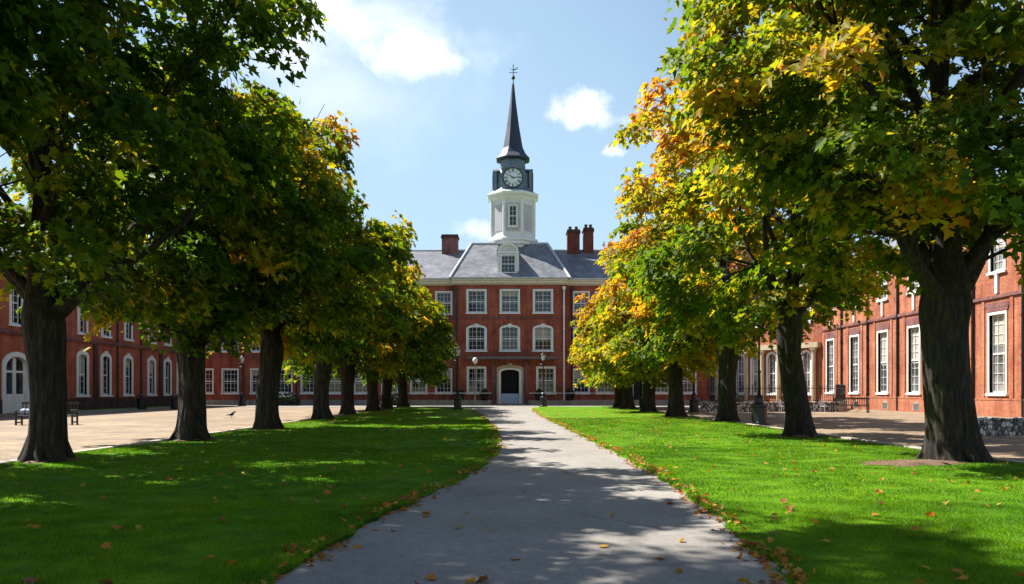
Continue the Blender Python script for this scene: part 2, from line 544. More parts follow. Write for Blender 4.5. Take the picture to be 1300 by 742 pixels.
class MB:
    """Collects boxes, tubes, prisms ... and links them as ONE mesh object."""

    def __init__(self):
        self.v, self.f, self.mi, self.cur = [], [], [], 0

    def mat(self, i):
        self.cur = i
        return self

    def add(self, verts, faces):
        o = len(self.v)
        self.v += [tuple(p) for p in verts]
        for f in faces:
            self.f.append([i + o for i in f])
            self.mi.append(self.cur)
        return self

    def box(self, x0, x1, y0, y1, z0, z1):
        v = [(x0, y0, z0), (x1, y0, z0), (x1, y1, z0), (x0, y1, z0), (x0, y0, z1), (x1, y0, z1), (x1, y1, z1), (x0, y1, z1)]
        return self.add(v, [(0, 3, 2, 1), (4, 5, 6, 7), (0, 1, 5, 4), (1, 2, 6, 5), (2, 3, 7, 6), (3, 0, 4, 7)])

    def quad(self, a, b, c, d):
        return self.add([a, b, c, d], [(0, 1, 2, 3)])

    def poly(self, pts):
        return self.add(pts, [tuple(range(len(pts)))])

    def lathe(self, prof, n=16, center=(0, 0, 0), phase=0.0, sx=1.0, sy=1.0):
        cx, cy, cz = center
        v = []
        for r, z in prof:
            for k in range(n):
                a = phase + 2 * math.pi * k / n
                v.append((cx + sx * r * math.cos(a), cy + sy * r * math.sin(a), cz + z))
        f = []
        for i in range(len(prof) - 1):
            for k in range(n):
                k2 = (k + 1) % n
                f.append((i * n + k, i * n + k2, (i + 1) * n + k2, (i + 1) * n + k))
        f.append(tuple(range(n - 1, -1, -1)))
        f.append(tuple((len(prof) - 1) * n + k for k in range(n)))
        return self.add(v, f)

    def tube(self, pts, rad, n=8, wob=0.0, seed=0.0, cap=True):
        pts = [Vector(p) for p in pts]
        if isinstance(rad, (int, float)):
            rad = [rad] * len(pts)
        t = (pts[1] - pts[0]).normalized()
        ref = Vector((0, 0, 1)) if abs(t.z) < 0.9 else Vector((1, 0, 0))
        a = t.cross(ref).normalized()
        v, f = [], []
        for i, p in enumerate(pts):
            if 0 < i < len(pts) - 1:
                t = (pts[i + 1] - pts[i - 1]).normalized()
            elif i == len(pts) - 1:
                t = (pts[i] - pts[i - 1]).normalized()
            a = (a - t * a.dot(t))
            a = a.normalized() if a.length > 1e-6 else t.orthogonal().normalized()
            b = t.cross(a)
            for k in range(n):
                g = 2 * math.pi * k / n
                r = rad[i] * (1 + wob * math.sin(3 * g + seed + i * 0.7) + wob * 0.6 * math.sin(5 * g + seed * 2.3 - i * 0.4)) if wob else rad[i]
                v.append(p + a * (r * math.cos(g)) + b * (r * math.sin(g)))
        for i in range(len(pts) - 1):
            for k in range(n):
                k2 = (k + 1) % n
                f.append((i * n + k, i * n + k2, (i + 1) * n + k2, (i + 1) * n + k))
        if cap:
            f.append(tuple(range(n - 1, -1, -1)))
            f.append(tuple((len(pts) - 1) * n + k for k in range(n)))
        return self.add(v, f)

    def prism_y(self, pts, y0, y1):
        """A filled outline given as (x, z), front at y0, back at y1."""
        n = len(pts)
        v = [(x, y0, z) for x, z in pts] + [(x, y1, z) for x, z in pts]
        f = [tuple(range(n)), tuple(range(2 * n - 1, n - 1, -1))]
        f += [(i, i + n, (i + 1) % n + n, (i + 1) % n) for i in range(n)]
        return self.add(v, f)

    def ring_y(self, outer, inner, y0, y1):
        """A frame between two outlines of equally many (x, z) points."""
        n = len(outer)
        v = [(x, y0, z) for x, z in outer] + [(x, y0, z) for x, z in inner] + [(x, y1, z) for x, z in outer] + [(x, y1, z) for x, z in inner]
        f = []
        for i in range(n):
            j = (i + 1) % n
            f += [(i, j, n + j, n + i), (2 * n + i, 3 * n + i, 3 * n + j, 2 * n + j), (i, 2 * n + i, 2 * n + j, j), (n + i, n + j, 3 * n + j, 3 * n + i)]
        return self.add(v, f)

    def build(self, name, mats, parent=None, smooth=False, bevel=0.0):
        me = bpy.data.meshes.new(name)
        me.from_pydata(self.v, [], self.f)
        mats = mats if isinstance(mats, (list, tuple)) else [mats]
        for m in mats:
            me.materials.append(m)
        me.polygons.foreach_set('material_index', self.mi)
        if smooth:
            me.polygons.foreach_set('use_smooth', [True] * len(self.f))
        me.update()
        n = np.empty(len(me.polygons) * 3, np.float32)
        me.polygons.foreach_get('normal', n)
        n = np.abs(n.reshape(-1, 3))
        dom = np.argmax(n, axis=1)
        uv = me.uv_layers.new(name='UVMap')
        co = np.empty(len(me.vertices) * 3, np.float32)
        me.vertices.foreach_get('co', co)
        co = co.reshape(-1, 3)
        lv = np.empty(len(me.loops), np.int32)
        me.loops.foreach_get('vertex_index', lv)
        tot_ = np.empty(len(me.polygons), np.int32)
        me.polygons.foreach_get('loop_total', tot_)
        d = np.repeat(dom, tot_)
        c = co[lv]
        u = np.where(d == 0, c[:, 1], c[:, 0])
        w = np.where(d == 2, c[:, 1], c[:, 2])
        uv.data.foreach_set('uv', np.stack([u, w], 1).astype(np.float32).ravel())
        o = bpy.data.objects.new(name, me)
        C.objects.link(o)
        o.parent = parent
        if bevel:
            b = o.modifiers.new('bevel', 'BEVEL')
            b.width = bevel
            b.segments = 1
            b.limit_method = 'ANGLE'
        return o


def tag(o, label=None, cat=None, group=None, kind=None):
    if label:
        o['label'] = label
    if cat:
        o['category'] = cat
    if group:
        o['group'] = group
    if kind:
        o['kind'] = kind
    return o


def thing(name, loc, label, cat, rz=0.0, group=None):
    o = bpy.data.objects.new(name, None)
    o.empty_display_size = 0.3
    C.objects.link(o)
    o.location = loc
    o.rotation_euler = (0, 0, rz)
    return tag(o, label, cat, group)


def kids(o):
    return [c for c in bpy.data.objects if c.parent is o]


def copy_tree(o, parent=None):
    c = o.copy()
    C.objects.link(c)
    c.parent = parent
    for ch in kids(o):
        copy_tree(ch, c)
    return c


def np_mesh(name, verts, faces_flat, loop_tot, mat, attr=None, parent=None, smooth=False):
    me = bpy.data.meshes.new(name)
    nv, nl, nf = len(verts), len(faces_flat), len(loop_tot)
    me.vertices.add(nv)
    me.vertices.foreach_set('co', verts.astype(np.float32).ravel())
    me.loops.add(nl)
    me.loops.foreach_set('vertex_index', faces_flat.astype(np.int32))
    me.polygons.add(nf)
    starts = np.concatenate([[0], np.cumsum(loop_tot)[:-1]]).astype(np.int32)
    me.polygons.foreach_set('loop_start', starts)
    if attr is not None:
        a = me.attributes.new('autumn', 'FLOAT', 'FACE')
        a.data.foreach_set('value', attr.astype(np.float32))
    me.materials.append(mat)
    me.update(calc_edges=True)
    o = bpy.data.objects.new(name, me)
    C.objects.link(o)
    o.parent = parent
    return o


# ------------------------------------------------------------------ the ground
LEFT_EDGE = [(-30, -2.2), (0, -2.1), (6.6, -1.95), (7.74, -1.91), (9.57, -1.70), (11.9, -1.29), (15.1, -0.75), (19.3, -0.40), (25.3, -0.38), (33, -0.65), (52, -2.0), (64, -3.1), (72, -4.3), (75.5, -6.5)]
RIGHT_EDGE = [(-30, 2.2), (0, 2.2), (6.6, 2.28), (8.8, 2.5), (10.5, 2.6), (13.6, 2.69), (20.5, 2.63), (33, 2.28), (47.6, 1.88), (62, 1.72), (72, 1.8), (76, 2.4), (77.5, 4.0)]
LY, LX = zip(*LEFT_EDGE)
RY, RX = zip(*RIGHT_EDGE)


def smooth_interp(y, ys, xs):
    y = np.asarray(y, float)
    return (np.interp(y - 1.2, ys, xs) + 2 * np.interp(y, ys, xs) + np.interp(y + 1.2, ys, xs)) / 4


def wobble(y, s):
    return 0.035 * np.sin(y * 2.3 + s) + 0.03 * np.sin(y * 5.1 + 2 * s) + 0.02 * np.sin(y * 11.7 + s)


def path_left(y):
    return smooth_interp(y, LY, LX) + wobble(np.asarray(y, float), 1.0)


def path_right(y):
    return smooth_interp(y, RY, RX) + wobble(np.asarray(y, float), 4.0)


b = MB()
b.poly([(-900, -900, 0), (900, -900, 0), (900, 1500, 0), (-900, 1500, 0)])
tag(b.build('ground', m_lawn), kind='structure')
b = MB()
b.poly([(-36, -45, 0.002), (32, -45, 0.002), (32, 96, 0.002), (-36, 96, 0.002)])
tag(b.build('square_paving', m_paving), kind='structure')

ys = np.concatenate([np.arange(-30, 40, 0.25), np.arange(40, 77.6, 0.5)])
b = MB()
pl, pr = path_left(ys) - 0.25, path_right(ys) + 0.25
for i in range(len(ys) - 1):
    b.quad((pl[i], ys[i], 0.008), (pr[i], ys[i], 0.008), (pr[i + 1], ys[i + 1], 0.008), (pl[i + 1], ys[i + 1], 0.008))
b.quad((-34, 77.0, 0.013), (19, 77.0, 0.013), (19, 84.9, 0.013), (-34, 84.9, 0.013))
tag(b.build('path', m_path), kind='structure')

LAWN_X = 10.8


def lawn_height(x, y):
    return 0.045 + 0.02 * math.sin(x * 0.9 + y * 0.31) + 0.015 * math.sin(y * 0.8 - x * 0.4)


def lawn_sheet(name, side):
    b = MB()
    yy = ys[ys <= (75.2 if side < 0 else 77.2)]
    nx = 14
    inner = path_left(yy) if side < 0 else path_right(yy)
    rows = []
    for i, y in enumerate(yy):
        a = inner[i]
        o = side * LAWN_X
        row = []
        for k in range(nx + 1):
            t = k / nx
            x = a + (o - a) * t
            row.append((x, y, lawn_height(x, y) if 0 < k < nx else 0.022))
        rows.append(row)
    v = [p for r in rows for p in r]
    low = len(v)
    v += [(r[0][0], r[0][1], -0.02) for r in rows] + [(r[-1][0], r[-1][1], -0.02) for r in rows]
    f = []
    n = nx + 1
    for i in range(len(rows) - 1):
        for k in range(nx):
            q = (i * n + k, i * n + k + 1, (i + 1) * n + k + 1, (i + 1) * n + k)
            f.append(q if side > 0 else q[::-1])
        f.append((low + i, i * n, (i + 1) * n, low + i + 1))
        m = low + len(rows)
        f.append((i * n + nx, m + i, m + i + 1, (i + 1) * n + nx))
    b.add(v, f)
    o = b.build(name, m_lawn, smooth=True)
    return tag(o, kind='structure')


lawn_sheet('lawn_left', -1)
lawn_sheet('lawn_right', 1)
b = MB()
b.box(-34.6, -32.0, 58, 80, -0.02, 0.05)
tag(b.build('grass_verge', m_lawn), kind='structure')
for nm, s in (('kerb_left', -1), ('kerb_right', 1)):
    b = MB()
    y = -30.0
    while y < 77:
        x0, x1 = sorted((s * (LAWN_X + 0.012), s * (LAWN_X + 0.26)))
        b.box(x0, x1, y, y + 0.985, -0.02, 0.075)
        y += 1.0
    tag(b.build(nm, m_kerb, bevel=0.012), kind='structure')
b = MB()
b.box(-31.95, -31.7, 58, 80, -0.02, 0.08)
tag(b.build('kerb_verge', m_kerb), kind='structure')

# ------------------------------------------------------------------ buildings


def arch_outline(x0, x1, z0, zs, rise, n=10):
    """Outline (x, z): straight jambs from z0 to zs, then a segmental head of the given rise."""
    pts = [(x0, z0), (x1, z0), (x1, zs)]
    c = (x0 + x1) / 2
    h = (x1 - x0) / 2
    for i in range(1, n):
        t = math.pi * i / n
        pts.append((c + h * math.cos(t), zs + rise * math.sin(t)))
    pts.append((x0, zs))
    return pts


def wall_panel(b, x0, x1, z0, z1, holes, y=0.0, depth=0.28):
    """Front skin with rectangular openings and their reveals, facing -y."""
    xs = sorted({x0, x1, *[h[0] for h in holes], *[h[1] for h in holes]})
    zs = sorted({z0, z1, *[h[2] for h in holes], *[h[3] for h in holes]})
    for i in range(len(xs) - 1):
        for j in range(len(zs) - 1):
            cx, cz = (xs[i] + xs[i + 1]) / 2, (zs[j] + zs[j + 1]) / 2
            if any(h[0] < cx < h[1] and h[2] < cz < h[3] for h in holes):
                continue
            b.quad((xs[i], y, zs[j]), (xs[i + 1], y, zs[j]), (xs[i + 1], y, zs[j + 1]), (xs[i], y, zs[j + 1]))
    for (a, c, d, e) in holes:
        b.quad((a, y, d), (a, y + depth, d), (a, y + depth, e), (a, y, e))
        b.quad((c, y, e), (c, y + depth, e), (c, y + depth, d), (c, y, d))
        b.quad((a, y, e), (a, y + depth, e), (c, y + depth, e), (c, y, e))
        b.quad((a, y, d), (c, y, d), (c, y + depth, d), (a, y + depth, d))


def wall_body(b, x0, x1, z1, depth, y=0.0):
    """Sides and back of the block behind the front skin."""
    b.quad((x0, y + depth, 0), (x0, y, 0), (x0, y, z1), (x0, y + depth, z1))
    b.quad((x1, y, 0), (x1, y + depth, 0), (x1, y + depth, z1), (x1, y, z1))
    b.quad((x1, y + depth, 0), (x0, y + depth, 0), (x0, y + depth, z1), (x1, y + depth, z1))


WIN_CACHE = {}
WIN_RND = random.Random(8)
m_blind = paint('cream_roller_blind', (0.38, 0.36, 0.31), 0.8, 0.2, 3)


def window(parent, x, z0, z1, w, y=0.0, style='flat', cols=4, rows=4, surround=0.2, gl=None, keystone=False, sill=True, name='window', blind=None):
    """Sash window: surround and glazing bars as one mesh; its pane and its sill are sub-parts."""
    gl = gl or m_glass
    if blind is None:
        blind = WIN_RND.choice([0, 0, 0, 0.25, 0.4, 0.55]) if name == 'window' else 0
    key = (round(z1 - z0, 3), round(w, 3), style, cols, rows, surround, gl.name, keystone, sill, blind)
    if key in WIN_CACHE:
        fr = WIN_CACHE[key].copy()
        C.objects.link(fr)
        fr.parent = parent
        for ch in kids(WIN_CACHE[key]):
            c2 = ch.copy()
            C.objects.link(c2)
            c2.parent = fr
        fr.location = (x, y, z0)
        return fr
    h = z1 - z0
    b = MB()
    hw = w / 2
    if style == 'flat':
        o = [(-hw - surround, -0.04), (hw + surround, -0.04), (hw + surround, h + surround), (-hw - surround, h + surround)]
        i_ = [(-hw, 0.0), (hw, 0.0), (hw, h), (-hw, h)]
        rise = 0
    else:
        rise = {'segment': 0.22, 'round': hw * 0.95}[style] * 1.0
        hs = h - rise
        i_ = arch_outline(-hw, hw, 0.0, hs, rise)
        o = arch_outline(-hw - surround, hw + surround, -0.04, hs + 0.02, rise + surround)
        # corners of the square opening are closed by the brick arch, hidden behind the surround
        outer_sq = [(-hw - 0.01, 0)]
    b.ring_y(o, i_, -0.06, 0.16)
    if style != 'flat':
        # spandrel filling between arch and square opening
        n = len(i_)
        top = [p for p in i_[2:]]
        right = [p for p in top if p[0] >= 0]
        left = [p for p in top if p[0] <= 0]
        b.prism_y(right + [(0, h + 0.004), (hw + 0.004, h + 0.004)], 0.10, 0.15)
        b.prism_y(left + [(-hw - 0.004, h + 0.004), (0, h + 0.004)], 0.10, 0.15)
        if keystone:
            b.prism_y([(-0.14, h - 0.05), (0.14, h - 0.05), (0.22, h + surround + 0.14), (-0.22, h + surround + 0.14)], -0.11, 0.0)
    # sash stiles, meeting rail, glazing bars
    s = 0.075
    b.box(-hw, -hw + s, 0.165, 0.225, 0, h - rise)
    b.box(hw - s, hw, 0.165, 0.225, 0, h - rise)
    b.box(-hw + s, hw - s, 0.165, 0.225, 0, 0.11)
    if style == 'flat':
        b.box(-hw + s, hw - s, 0.165, 0.225, h - s, h)
    b.box(-hw + s, hw - s, 0.160, 0.228, h / 2 - 0.05, h / 2 + 0.05)
    for k in range(1, cols):
        xx = -hw + w * k / cols
        t = 0.05 if (cols % 2 == 0 and k == cols // 2) else 0.024
        top = h - s - 0.002
        if rise:
            top = h - rise + rise * math.sqrt(max(0, 1 - (xx / hw) ** 2)) - 0.01
        b.box(xx - t / 2, xx + t / 2, 0.178, 0.222, 0.112, h / 2 - 0.052)
        b.box(xx - t / 2, xx + t / 2, 0.178, 0.222, h / 2 + 0.052, top)
    for k in range(1, rows):
        zz = h * k / rows
        if abs(zz - h / 2) < 0.06:
            continue
        half = hw - s - 0.002
        b.box(-half, half, 0.182, 0.219, zz - 0.013, zz + 0.013)
    fr = b.build(name, m_white, parent)
    g = MB()
    g.box(-hw - 0.003, hw + 0.003, 0.235, 0.25, -0.003, h + 0.003)
    g.build('pane', gl, fr)
    if blind:
        q = MB()
        q.box(-hw + 0.02, hw - 0.02, 0.2295, 0.2335, h * (1 - blind), h - 0.01)
        q.build('blind', m_blind, fr)
    if sill:
        q = MB()
        q.box(-hw - surround - 0.08, hw + surround + 0.08, -0.16, 0.17, -0.2, -0.045)
        q.build('sill', m_white, fr, bevel=0.015)
    fr.location = (x, y, z0)
    WIN_CACHE[key] = fr
    return fr


def downpipe(parent, x, z1, y=0.0, mat=None, r=0.07, name='downpipe'):
    b = MB()
    b.tube([(x, y - 0.11, 0.05), (x, y - 0.11, z1)], r, 10)
    z = 1.2
    while z < z1 - 0.3:
        b.lathe([(r * 1.45, 0), (r * 1.45, 0.1)], 10, (x, y - 0.11, z))
        z += 2.4
    b.box(x - 0.17, x + 0.17, y - 0.26, y - 0.004, z1, z1 + 0.32)
    return b.build(name, mat or m_iron, parent)


# ---- the main building with its clock tower, front at Y = 88
Y0 = 88.0
CX = -0.22
main = thing('college_building', (0, Y0, 0), 'three storey red brick building facing the path, with slate roof and clock spire', 'building')
CL, CR = -6.35, 5.9
EAVE = 13.55
WING_Y = 0.75
WING_L, WING_R = -36.0, 22.0
b = MB()
holes = []
top_x = [-3.92, -0.24, 3.42]
for x in top_x:
    holes.append((x - 0.92, x + 0.92, 10.25, 12.6))
    holes.append((x - 0.9, x + 0.9, 6.05, 8.6))
for x in (-3.92, 3.75):
    holes.append((x - 0.88, x + 0.88, 1.35, 4.05))
holes.append((CX - 1.05, CX + 1.05, 0.0, 4.05))
wall_panel(b, CL, CR, 0, EAVE, holes)
b.quad((CL, 0, 0), (CL, 0, EAVE), (CL, WING_Y, EAVE), (CL, WING_Y, 0))
b.quad((CR, 0, 0), (CR, WING_Y, 0), (CR, WING_Y, EAVE), (CR, 0, EAVE))
lw = [-7.6, -10.4, -13.6, -16.7, -19.8, -22.6, -25.4, -28.2, -31.4, -34.2]
rw = [7.7, 10.3, 13.6, 16.6, 19.6]
wh = []
for x in lw + rw:
    wh += [(x - 0.8, x + 0.8, 10.2, 12.5), (x - 0.8, x + 0.8, 6.0, 8.5)]
    if x != 13.6:
        wh.append((x - 0.8, x + 0.8, 1.35, 3.9))
wh.append((12.7, 14.5, 0.0, 3.7))
wall_panel(b, WING_L, CL, 0, EAVE, [h for h in wh if h[1] < CL], WING_Y)
wall_panel(b, CR, WING_R, 0, EAVE, [h for h in wh if h[0] > CR], WING_Y)
wall_body(b, WING_L, WING_R, EAVE, 14.0, WING_Y)
b.build('wall', m_brick, main)

for x in top_x:
    window(main, x, 10.25, 12.6, 1.84, 0, 'flat', 4, 5, 0.2)
    window(main, x, 6.05, 8.6, 1.8, 0, 'segment', 4, 5, 0.24, None, True)
for x in (-3.92, 3.75):
    window(main, x, 1.35, 4.05, 1.76, 0, 'flat', 4, 5, 0.2)
for x in lw + rw:
    window(main, x, 10.2, 12.5, 1.6, WING_Y, 'flat', 4, 5, 0.16)
    window(main, x, 6.0, 8.5, 1.6, WING_Y, 'flat', 4, 5, 0.16)
    if x != 13.6:
        window(main, x, 1.35, 3.9, 1.6, WING_Y, 'flat', 4, 5, 0.16)

# plinth, string courses, cornice
b = MB()
b.box(CL - 0.05, CX - 1.72, -0.07, 0.0 - 0.003, 0, 0.55)
b.box(CX + 1.72, CR + 0.05, -0.07, 0.0 - 0.003, 0, 0.55)
b.box(WING_L, CL - 0.053, WING_Y - 0.07, WING_Y - 0.003, 0, 0.55)
b.box(CR + 0.053, WING_R, WING_Y - 0.07, WING_Y - 0.003, 0, 0.55)
b.build('plinth', m_stone_grey, main)
for z, t in ((9.55, 0.16), (5.32, 0.14)):
    b = MB()
    b.box(CL - 0.04, CR + 0.04, -0.09, -0.003, z, z + t)
    b.box(WING_L, CL - 0.045, WING_Y - 0.08, WING_Y - 0.003, z, z + t)
    b.box(CR + 0.045, WING_R, WING_Y - 0.08, WING_Y - 0.003, z, z + t)
    b.build('string_course', m_brick_chimney, main)
b = MB()
for (x0, x1, y) in ((CL - 0.25, CR + 0.25, 0.0), (WING_L, CL - 0.255, WING_Y), (CR + 0.255, WING_R, WING_Y)):
    b.box(x0, x1, y - 0.14, y + 0.3, EAVE - 0.26, EAVE - 0.12)
    b.box(x0, x1, y - 0.42, y + 0.3, EAVE - 0.118, EAVE + 0.18)
    b.box(x0, x1, y - 0.58, y + 0.3, EAVE + 0.182, EAVE + 0.36)
b.build('cornice', m_cream, main)

# roofs: long wings with a ridge, a hipped pavilion over the centre
ze = EAVE + 0.37
RY_, RZ = 6.6, 18.45
b = MB()
xa, xb = WING_L - 0.3, WING_R + 0.3
ya, yb = WING_Y - 0.55, WING_Y + 14.3
b.quad((xa, ya, ze), (xb, ya, ze), (xb, RY_ + 0.9, RZ - 0.1), (xa, RY_ + 0.9, RZ - 0.1))
b.quad((xb, yb, ze), (xa, yb, ze), (xa, RY_ + 0.9, RZ - 0.1), (xb, RY_ + 0.9, RZ - 0.1))
b.poly([(xa, yb, ze), (xa, ya, ze), (xa, RY_ + 0.9, RZ - 0.1)])
b.poly([(xb, ya, ze), (xb, yb, ze), (xb, RY_ + 0.9, RZ - 0.1)])
b.quad((xa, ya, ze), (xa, yb, ze), (xb, yb, ze), (xb, ya, ze))
# pavilion
pl0, pr0 = CL - 0.5, CR + 0.5
hl, hr = -4.75, 4.15
b.quad((pl0, -0.62, ze + 0.01), (pr0, -0.62, ze + 0.01), (hr, RY_ - 1.2, RZ + 0.35), (hl, RY_ - 1.2, RZ + 0.35))
b.quad((pl0, -0.62, ze + 0.01), (hl, RY_ - 1.2, RZ + 0.35), (hl, RY_ + 2.2, RZ + 0.35), (pl0, RY_ + 2.2, ze + 0.01))
b.quad((pr0, -0.62, ze + 0.01), (pr0, RY_ + 2.2, ze + 0.01), (hr, RY_ + 2.2, RZ + 0.35), (hr, RY_ - 1.2, RZ + 0.35))
b.quad((hl, RY_ - 1.2, RZ + 0.35), (hr, RY_ - 1.2, RZ + 0.35), (hr, RY_ + 2.2, RZ + 0.35), (hl, RY_ + 2.2, RZ + 0.35))
b.quad((pl0, RY_ + 2.2, ze + 0.01), (hl, RY_ + 2.2, RZ + 0.35), (hr, RY_ + 2.2, RZ + 0.35), (pr0, RY_ + 2.2, ze + 0.01))
roof = b.build('roof', m_slate, main)
b = MB()
for (p, q) in (((pl0, -0.62, ze + 0.05), (hl, RY_ - 1.2, RZ + 0.38)), ((pr0, -0.62, ze + 0.05), (hr, RY_ - 1.2, RZ + 0.38)),
               ((hl, RY_ - 1.2, RZ + 0.38), (hr, RY_ - 1.2, RZ + 0.38))):
    b.tube([p, q], 0.14, 8)
b.tube([(xa, RY_ + 0.9, RZ - 0.08), (pl0 + 1.4, RY_ + 0.9, RZ - 0.08)], 0.13, 8)
b.tube([(pr0 - 1.4, RY_ + 0.9, RZ - 0.08), (xb, RY_ + 0.9, RZ - 0.08)], 0.13, 8)
b.build('lead_ridge', m_lead, roof)
b = MB()
for (x0, x1, y) in ((CL - 0.5, CR + 0.5, -0.62), (WING_L, CL - 0.52, WING_Y - 0.6), (CR + 0.52, WING_R, WING_Y - 0.6)):
    b.box(x0, x1, y - 0.1, y + 0.06, EAVE + 0.365, EAVE + 0.49)
b.build('gutter', m_lead, roof)

# dormer in the pavilion roof
b = MB()
dx, dy = -0.42, 0.62
sl = (RZ + 0.35 - ze) / (RY_ - 1.2 + 0.62)
b.box(dx - 1.1, dx + 1.1, dy + 0.06, dy + 3.2, 14.45, 16.95)
hd = [(dx - 1.10, 16.95), (dx + 1.10, 16.95)] + [(dx + 1.10 * math.cos(math.pi * i / 12), 16.95 + 0.95 * math.sin(math.pi * i / 12)) for i in range(1, 12)]
b.prism_y(hd, dy + 0.02, dy + 3.8)
dormer = b.build('dormer', m_tower, main)
fr = window(dormer, dx, 14.75, 16.6, 1.55, dy - 0.215, 'flat', 4, 4, 0.16, None, False, True, 'dormer_window')
b = MB()
o = [(dx + 1.16 * math.cos(math.pi * i / 14), 17.0 + 1.0 * math.sin(math.pi * i / 14)) for i in range(15)]
i_ = [(dx + 0.92 * math.cos(math.pi * i / 14), 17.08 + 0.72 * math.sin(math.pi * i / 14)) for i in range(15)]
b.ring_y(o, i_, dy - 0.16, dy + 0.015)
b.box(dx - 1.22, dx + 1.22, dy - 0.2, dy + 0.05, 16.82, 16.99)
for k in range(1, 7):
    a = math.pi * k / 7
    b.tube([(dx, dy - 0.01, 17.1), (dx + 1.0 * math.cos(a), dy - 0.01, 17.08 + 0.8 * math.sin(a))], 0.025, 5)
b.box(dx - 1.2, dx - 0.96, dy - 0.12, dy + 0.3, 14.4, 16.8)
b.box(dx + 0.96, dx + 1.2, dy - 0.12, dy + 0.3, 14.4, 16.8)
b.build('pediment', m_white, dormer)
b = MB()
b.prism_y([(dx - 1.3, 16.98), (dx - 1.16, 16.98)] + [(dx + 1.16 * math.cos(math.pi - math.pi * i / 12), 17.0 + 1.02 * math.sin(math.pi * i / 12)) for i in range(1, 12)] + [(dx + 1.16, 16.98), (dx + 1.3, 16.98)] +
          [(dx + 1.28 * math.cos(math.pi * i / 12), 17.02 + 1.02 * math.sin(math.pi * i / 12)) for i in range(1, 12)], dy - 0.1, dy + 3.9)
b.build('dormer_roof', m_slate, dormer)


def chimney(x0, x1, y, z0, z1, mat, pots):
    b = MB()
    b.box(x0, x1, y, y + 1.5, z0, z1 - 0.42)
    b.mat(1).box(x0 - 0.1, x1 + 0.1, y - 0.1, y + 1.6, z1 - 0.418, z1 - 0.2)
    b.mat(1).box(x0 - 0.03, x1 + 0.03, y - 0.03, y + 1.53, z1 - 0.198, z1)
    ch = b.build('chimney', [mat, m_brick_dark], roof)
    return ch


chimney(-8.35, -6.45, 6.6, 16.0, 20.15, m_brick_chimney, 0)
chimney(6.6, 8.05, 6.6, 16.0, 20.75, m_brick_stack, 0)
chimney(8.55, 9.7, 6.8, 16.0, 21.0, m_brick_stack, 1)
b = MB()
for x in (6.95, 7.7, 8.85, 9.4):
    z = 20.75 if x < 8.2 else 21.0
    b.lathe([(0.2, 0), (0.17, 0.35), (0.21, 0.38), (0.21, 0.45)], 10, (x, 7.4, z))
b.build('chimney_pot', m_brick_dark, roof)

# clock tower
TX, TY = 0.1, 7.3
o8 = 1 / math.cos(math.pi / 8)
ph = math.pi / 8
b = MB()
b.lathe([(2.5 * o8, 16.6), (2.5 * o8, 24.35)], 8, (TX, TY, 0), ph)
tower = b.build('clock_tower', m_tower, main)
b = MB()
b.lathe([(2.78 * o8, 18.7), (2.78 * o8, 19.0), (2.95 * o8, 19.15), (2.95 * o8, 19.38), (2.66 * o8, 19.55), (2.52 * o8, 19.9)], 8, (TX, TY, 0), ph)
b.build('tower_cornice', m_white, tower)
b = MB()
b.lathe([(2.54 * o8, 23.9), (2.66 * o8, 24.1), (2.74 * o8, 24.3), (2.98 * o8, 24.45), (3.03 * o8, 24.62), (3.03 * o8, 24.78), (2.7 * o8, 24.95)], 8, (TX, TY, 0), ph)
b.build('tower_cornice', m_white, tower)
b = MB()
for k in range(8):
    a = ph + k * math.pi / 4
    px, py = TX + 2.5 * o8 * math.cos(a), TY + 2.5 * o8 * math.sin(a)
    b.lathe([(0.2, 19.85), (0.2, 23.95)], 8, (px, py, 0), a)
b.build('corner_pilaster', m_white, tower)
b = MB()
for k in range(8):
    a = -math.pi / 2 + k * math.pi / 4
    q = Matrix.Translation((TX, TY, 0)) @ Matrix.Rotation(a + math.pi / 2, 4, 'Z')
    sub = MB()
    if k == 0:
        for (x0, x1, z0, z1) in ((-0.72, -0.52, 20.2, 23.5), (0.52, 0.72, 20.2, 23.5), (-0.517, 0.517, 23.3, 23.5), (-0.517, 0.517, 20.2, 20.4)):
            sub.box(x0, x1, -2.60, -2.503, z0, z1)
    else:
        sub.box(-0.66, 0.66, -2.54, -2.504, 20.3, 23.4)
    b.add([q @ Vector(p) for p in sub.v], sub.f)
b.build('tower_panel', m_tower_panel, tower)
fr = window(tower, TX, 20.75, 23.1, 0.86, TY - 2.77, 'flat', 2, 4, 0.14, None, False, True, 'tower_window')
# clock stage
b = MB()
b.lathe([(2.62 * o8, 24.95), (2.3 * o8, 25.3), (2.06 * o8, 25.7), (1.98 * o8, 27.3), (1.75 * o8, 27.7), (1.5 * o8, 27.95), (1.42 * o8, 29.0), (1.55 * o8, 29.15)], 8, (TX, TY, 0), ph)
for k in range(4):
    a = k * math.pi / 2
    q = Matrix.Translation((TX, TY, 0)) @ Matrix.Rotation(a, 4, 'Z')
    sub = MB()
    sub.box(-1.28, 1.28, -2.3, -1.9, 25.25, 27.5)
    sub.prism_y([(-1.38, 27.5), (1.38, 27.5), (0.8, 27.86), (0, 28.0), (-0.8, 27.86)], -2.38, -1.6)
    b.add([q @ Vector(p) for p in sub.v], sub.f)
b.build('clock_stage', m_clock_slate, tower)


def disc(b, cx, cz, r, y0, y1, n=36):
    b.prism_y([(cx + r * math.cos(2 * math.pi * i / n), cz + r * math.sin(2 * math.pi * i / n)) for i in range(n)], y0, y1)


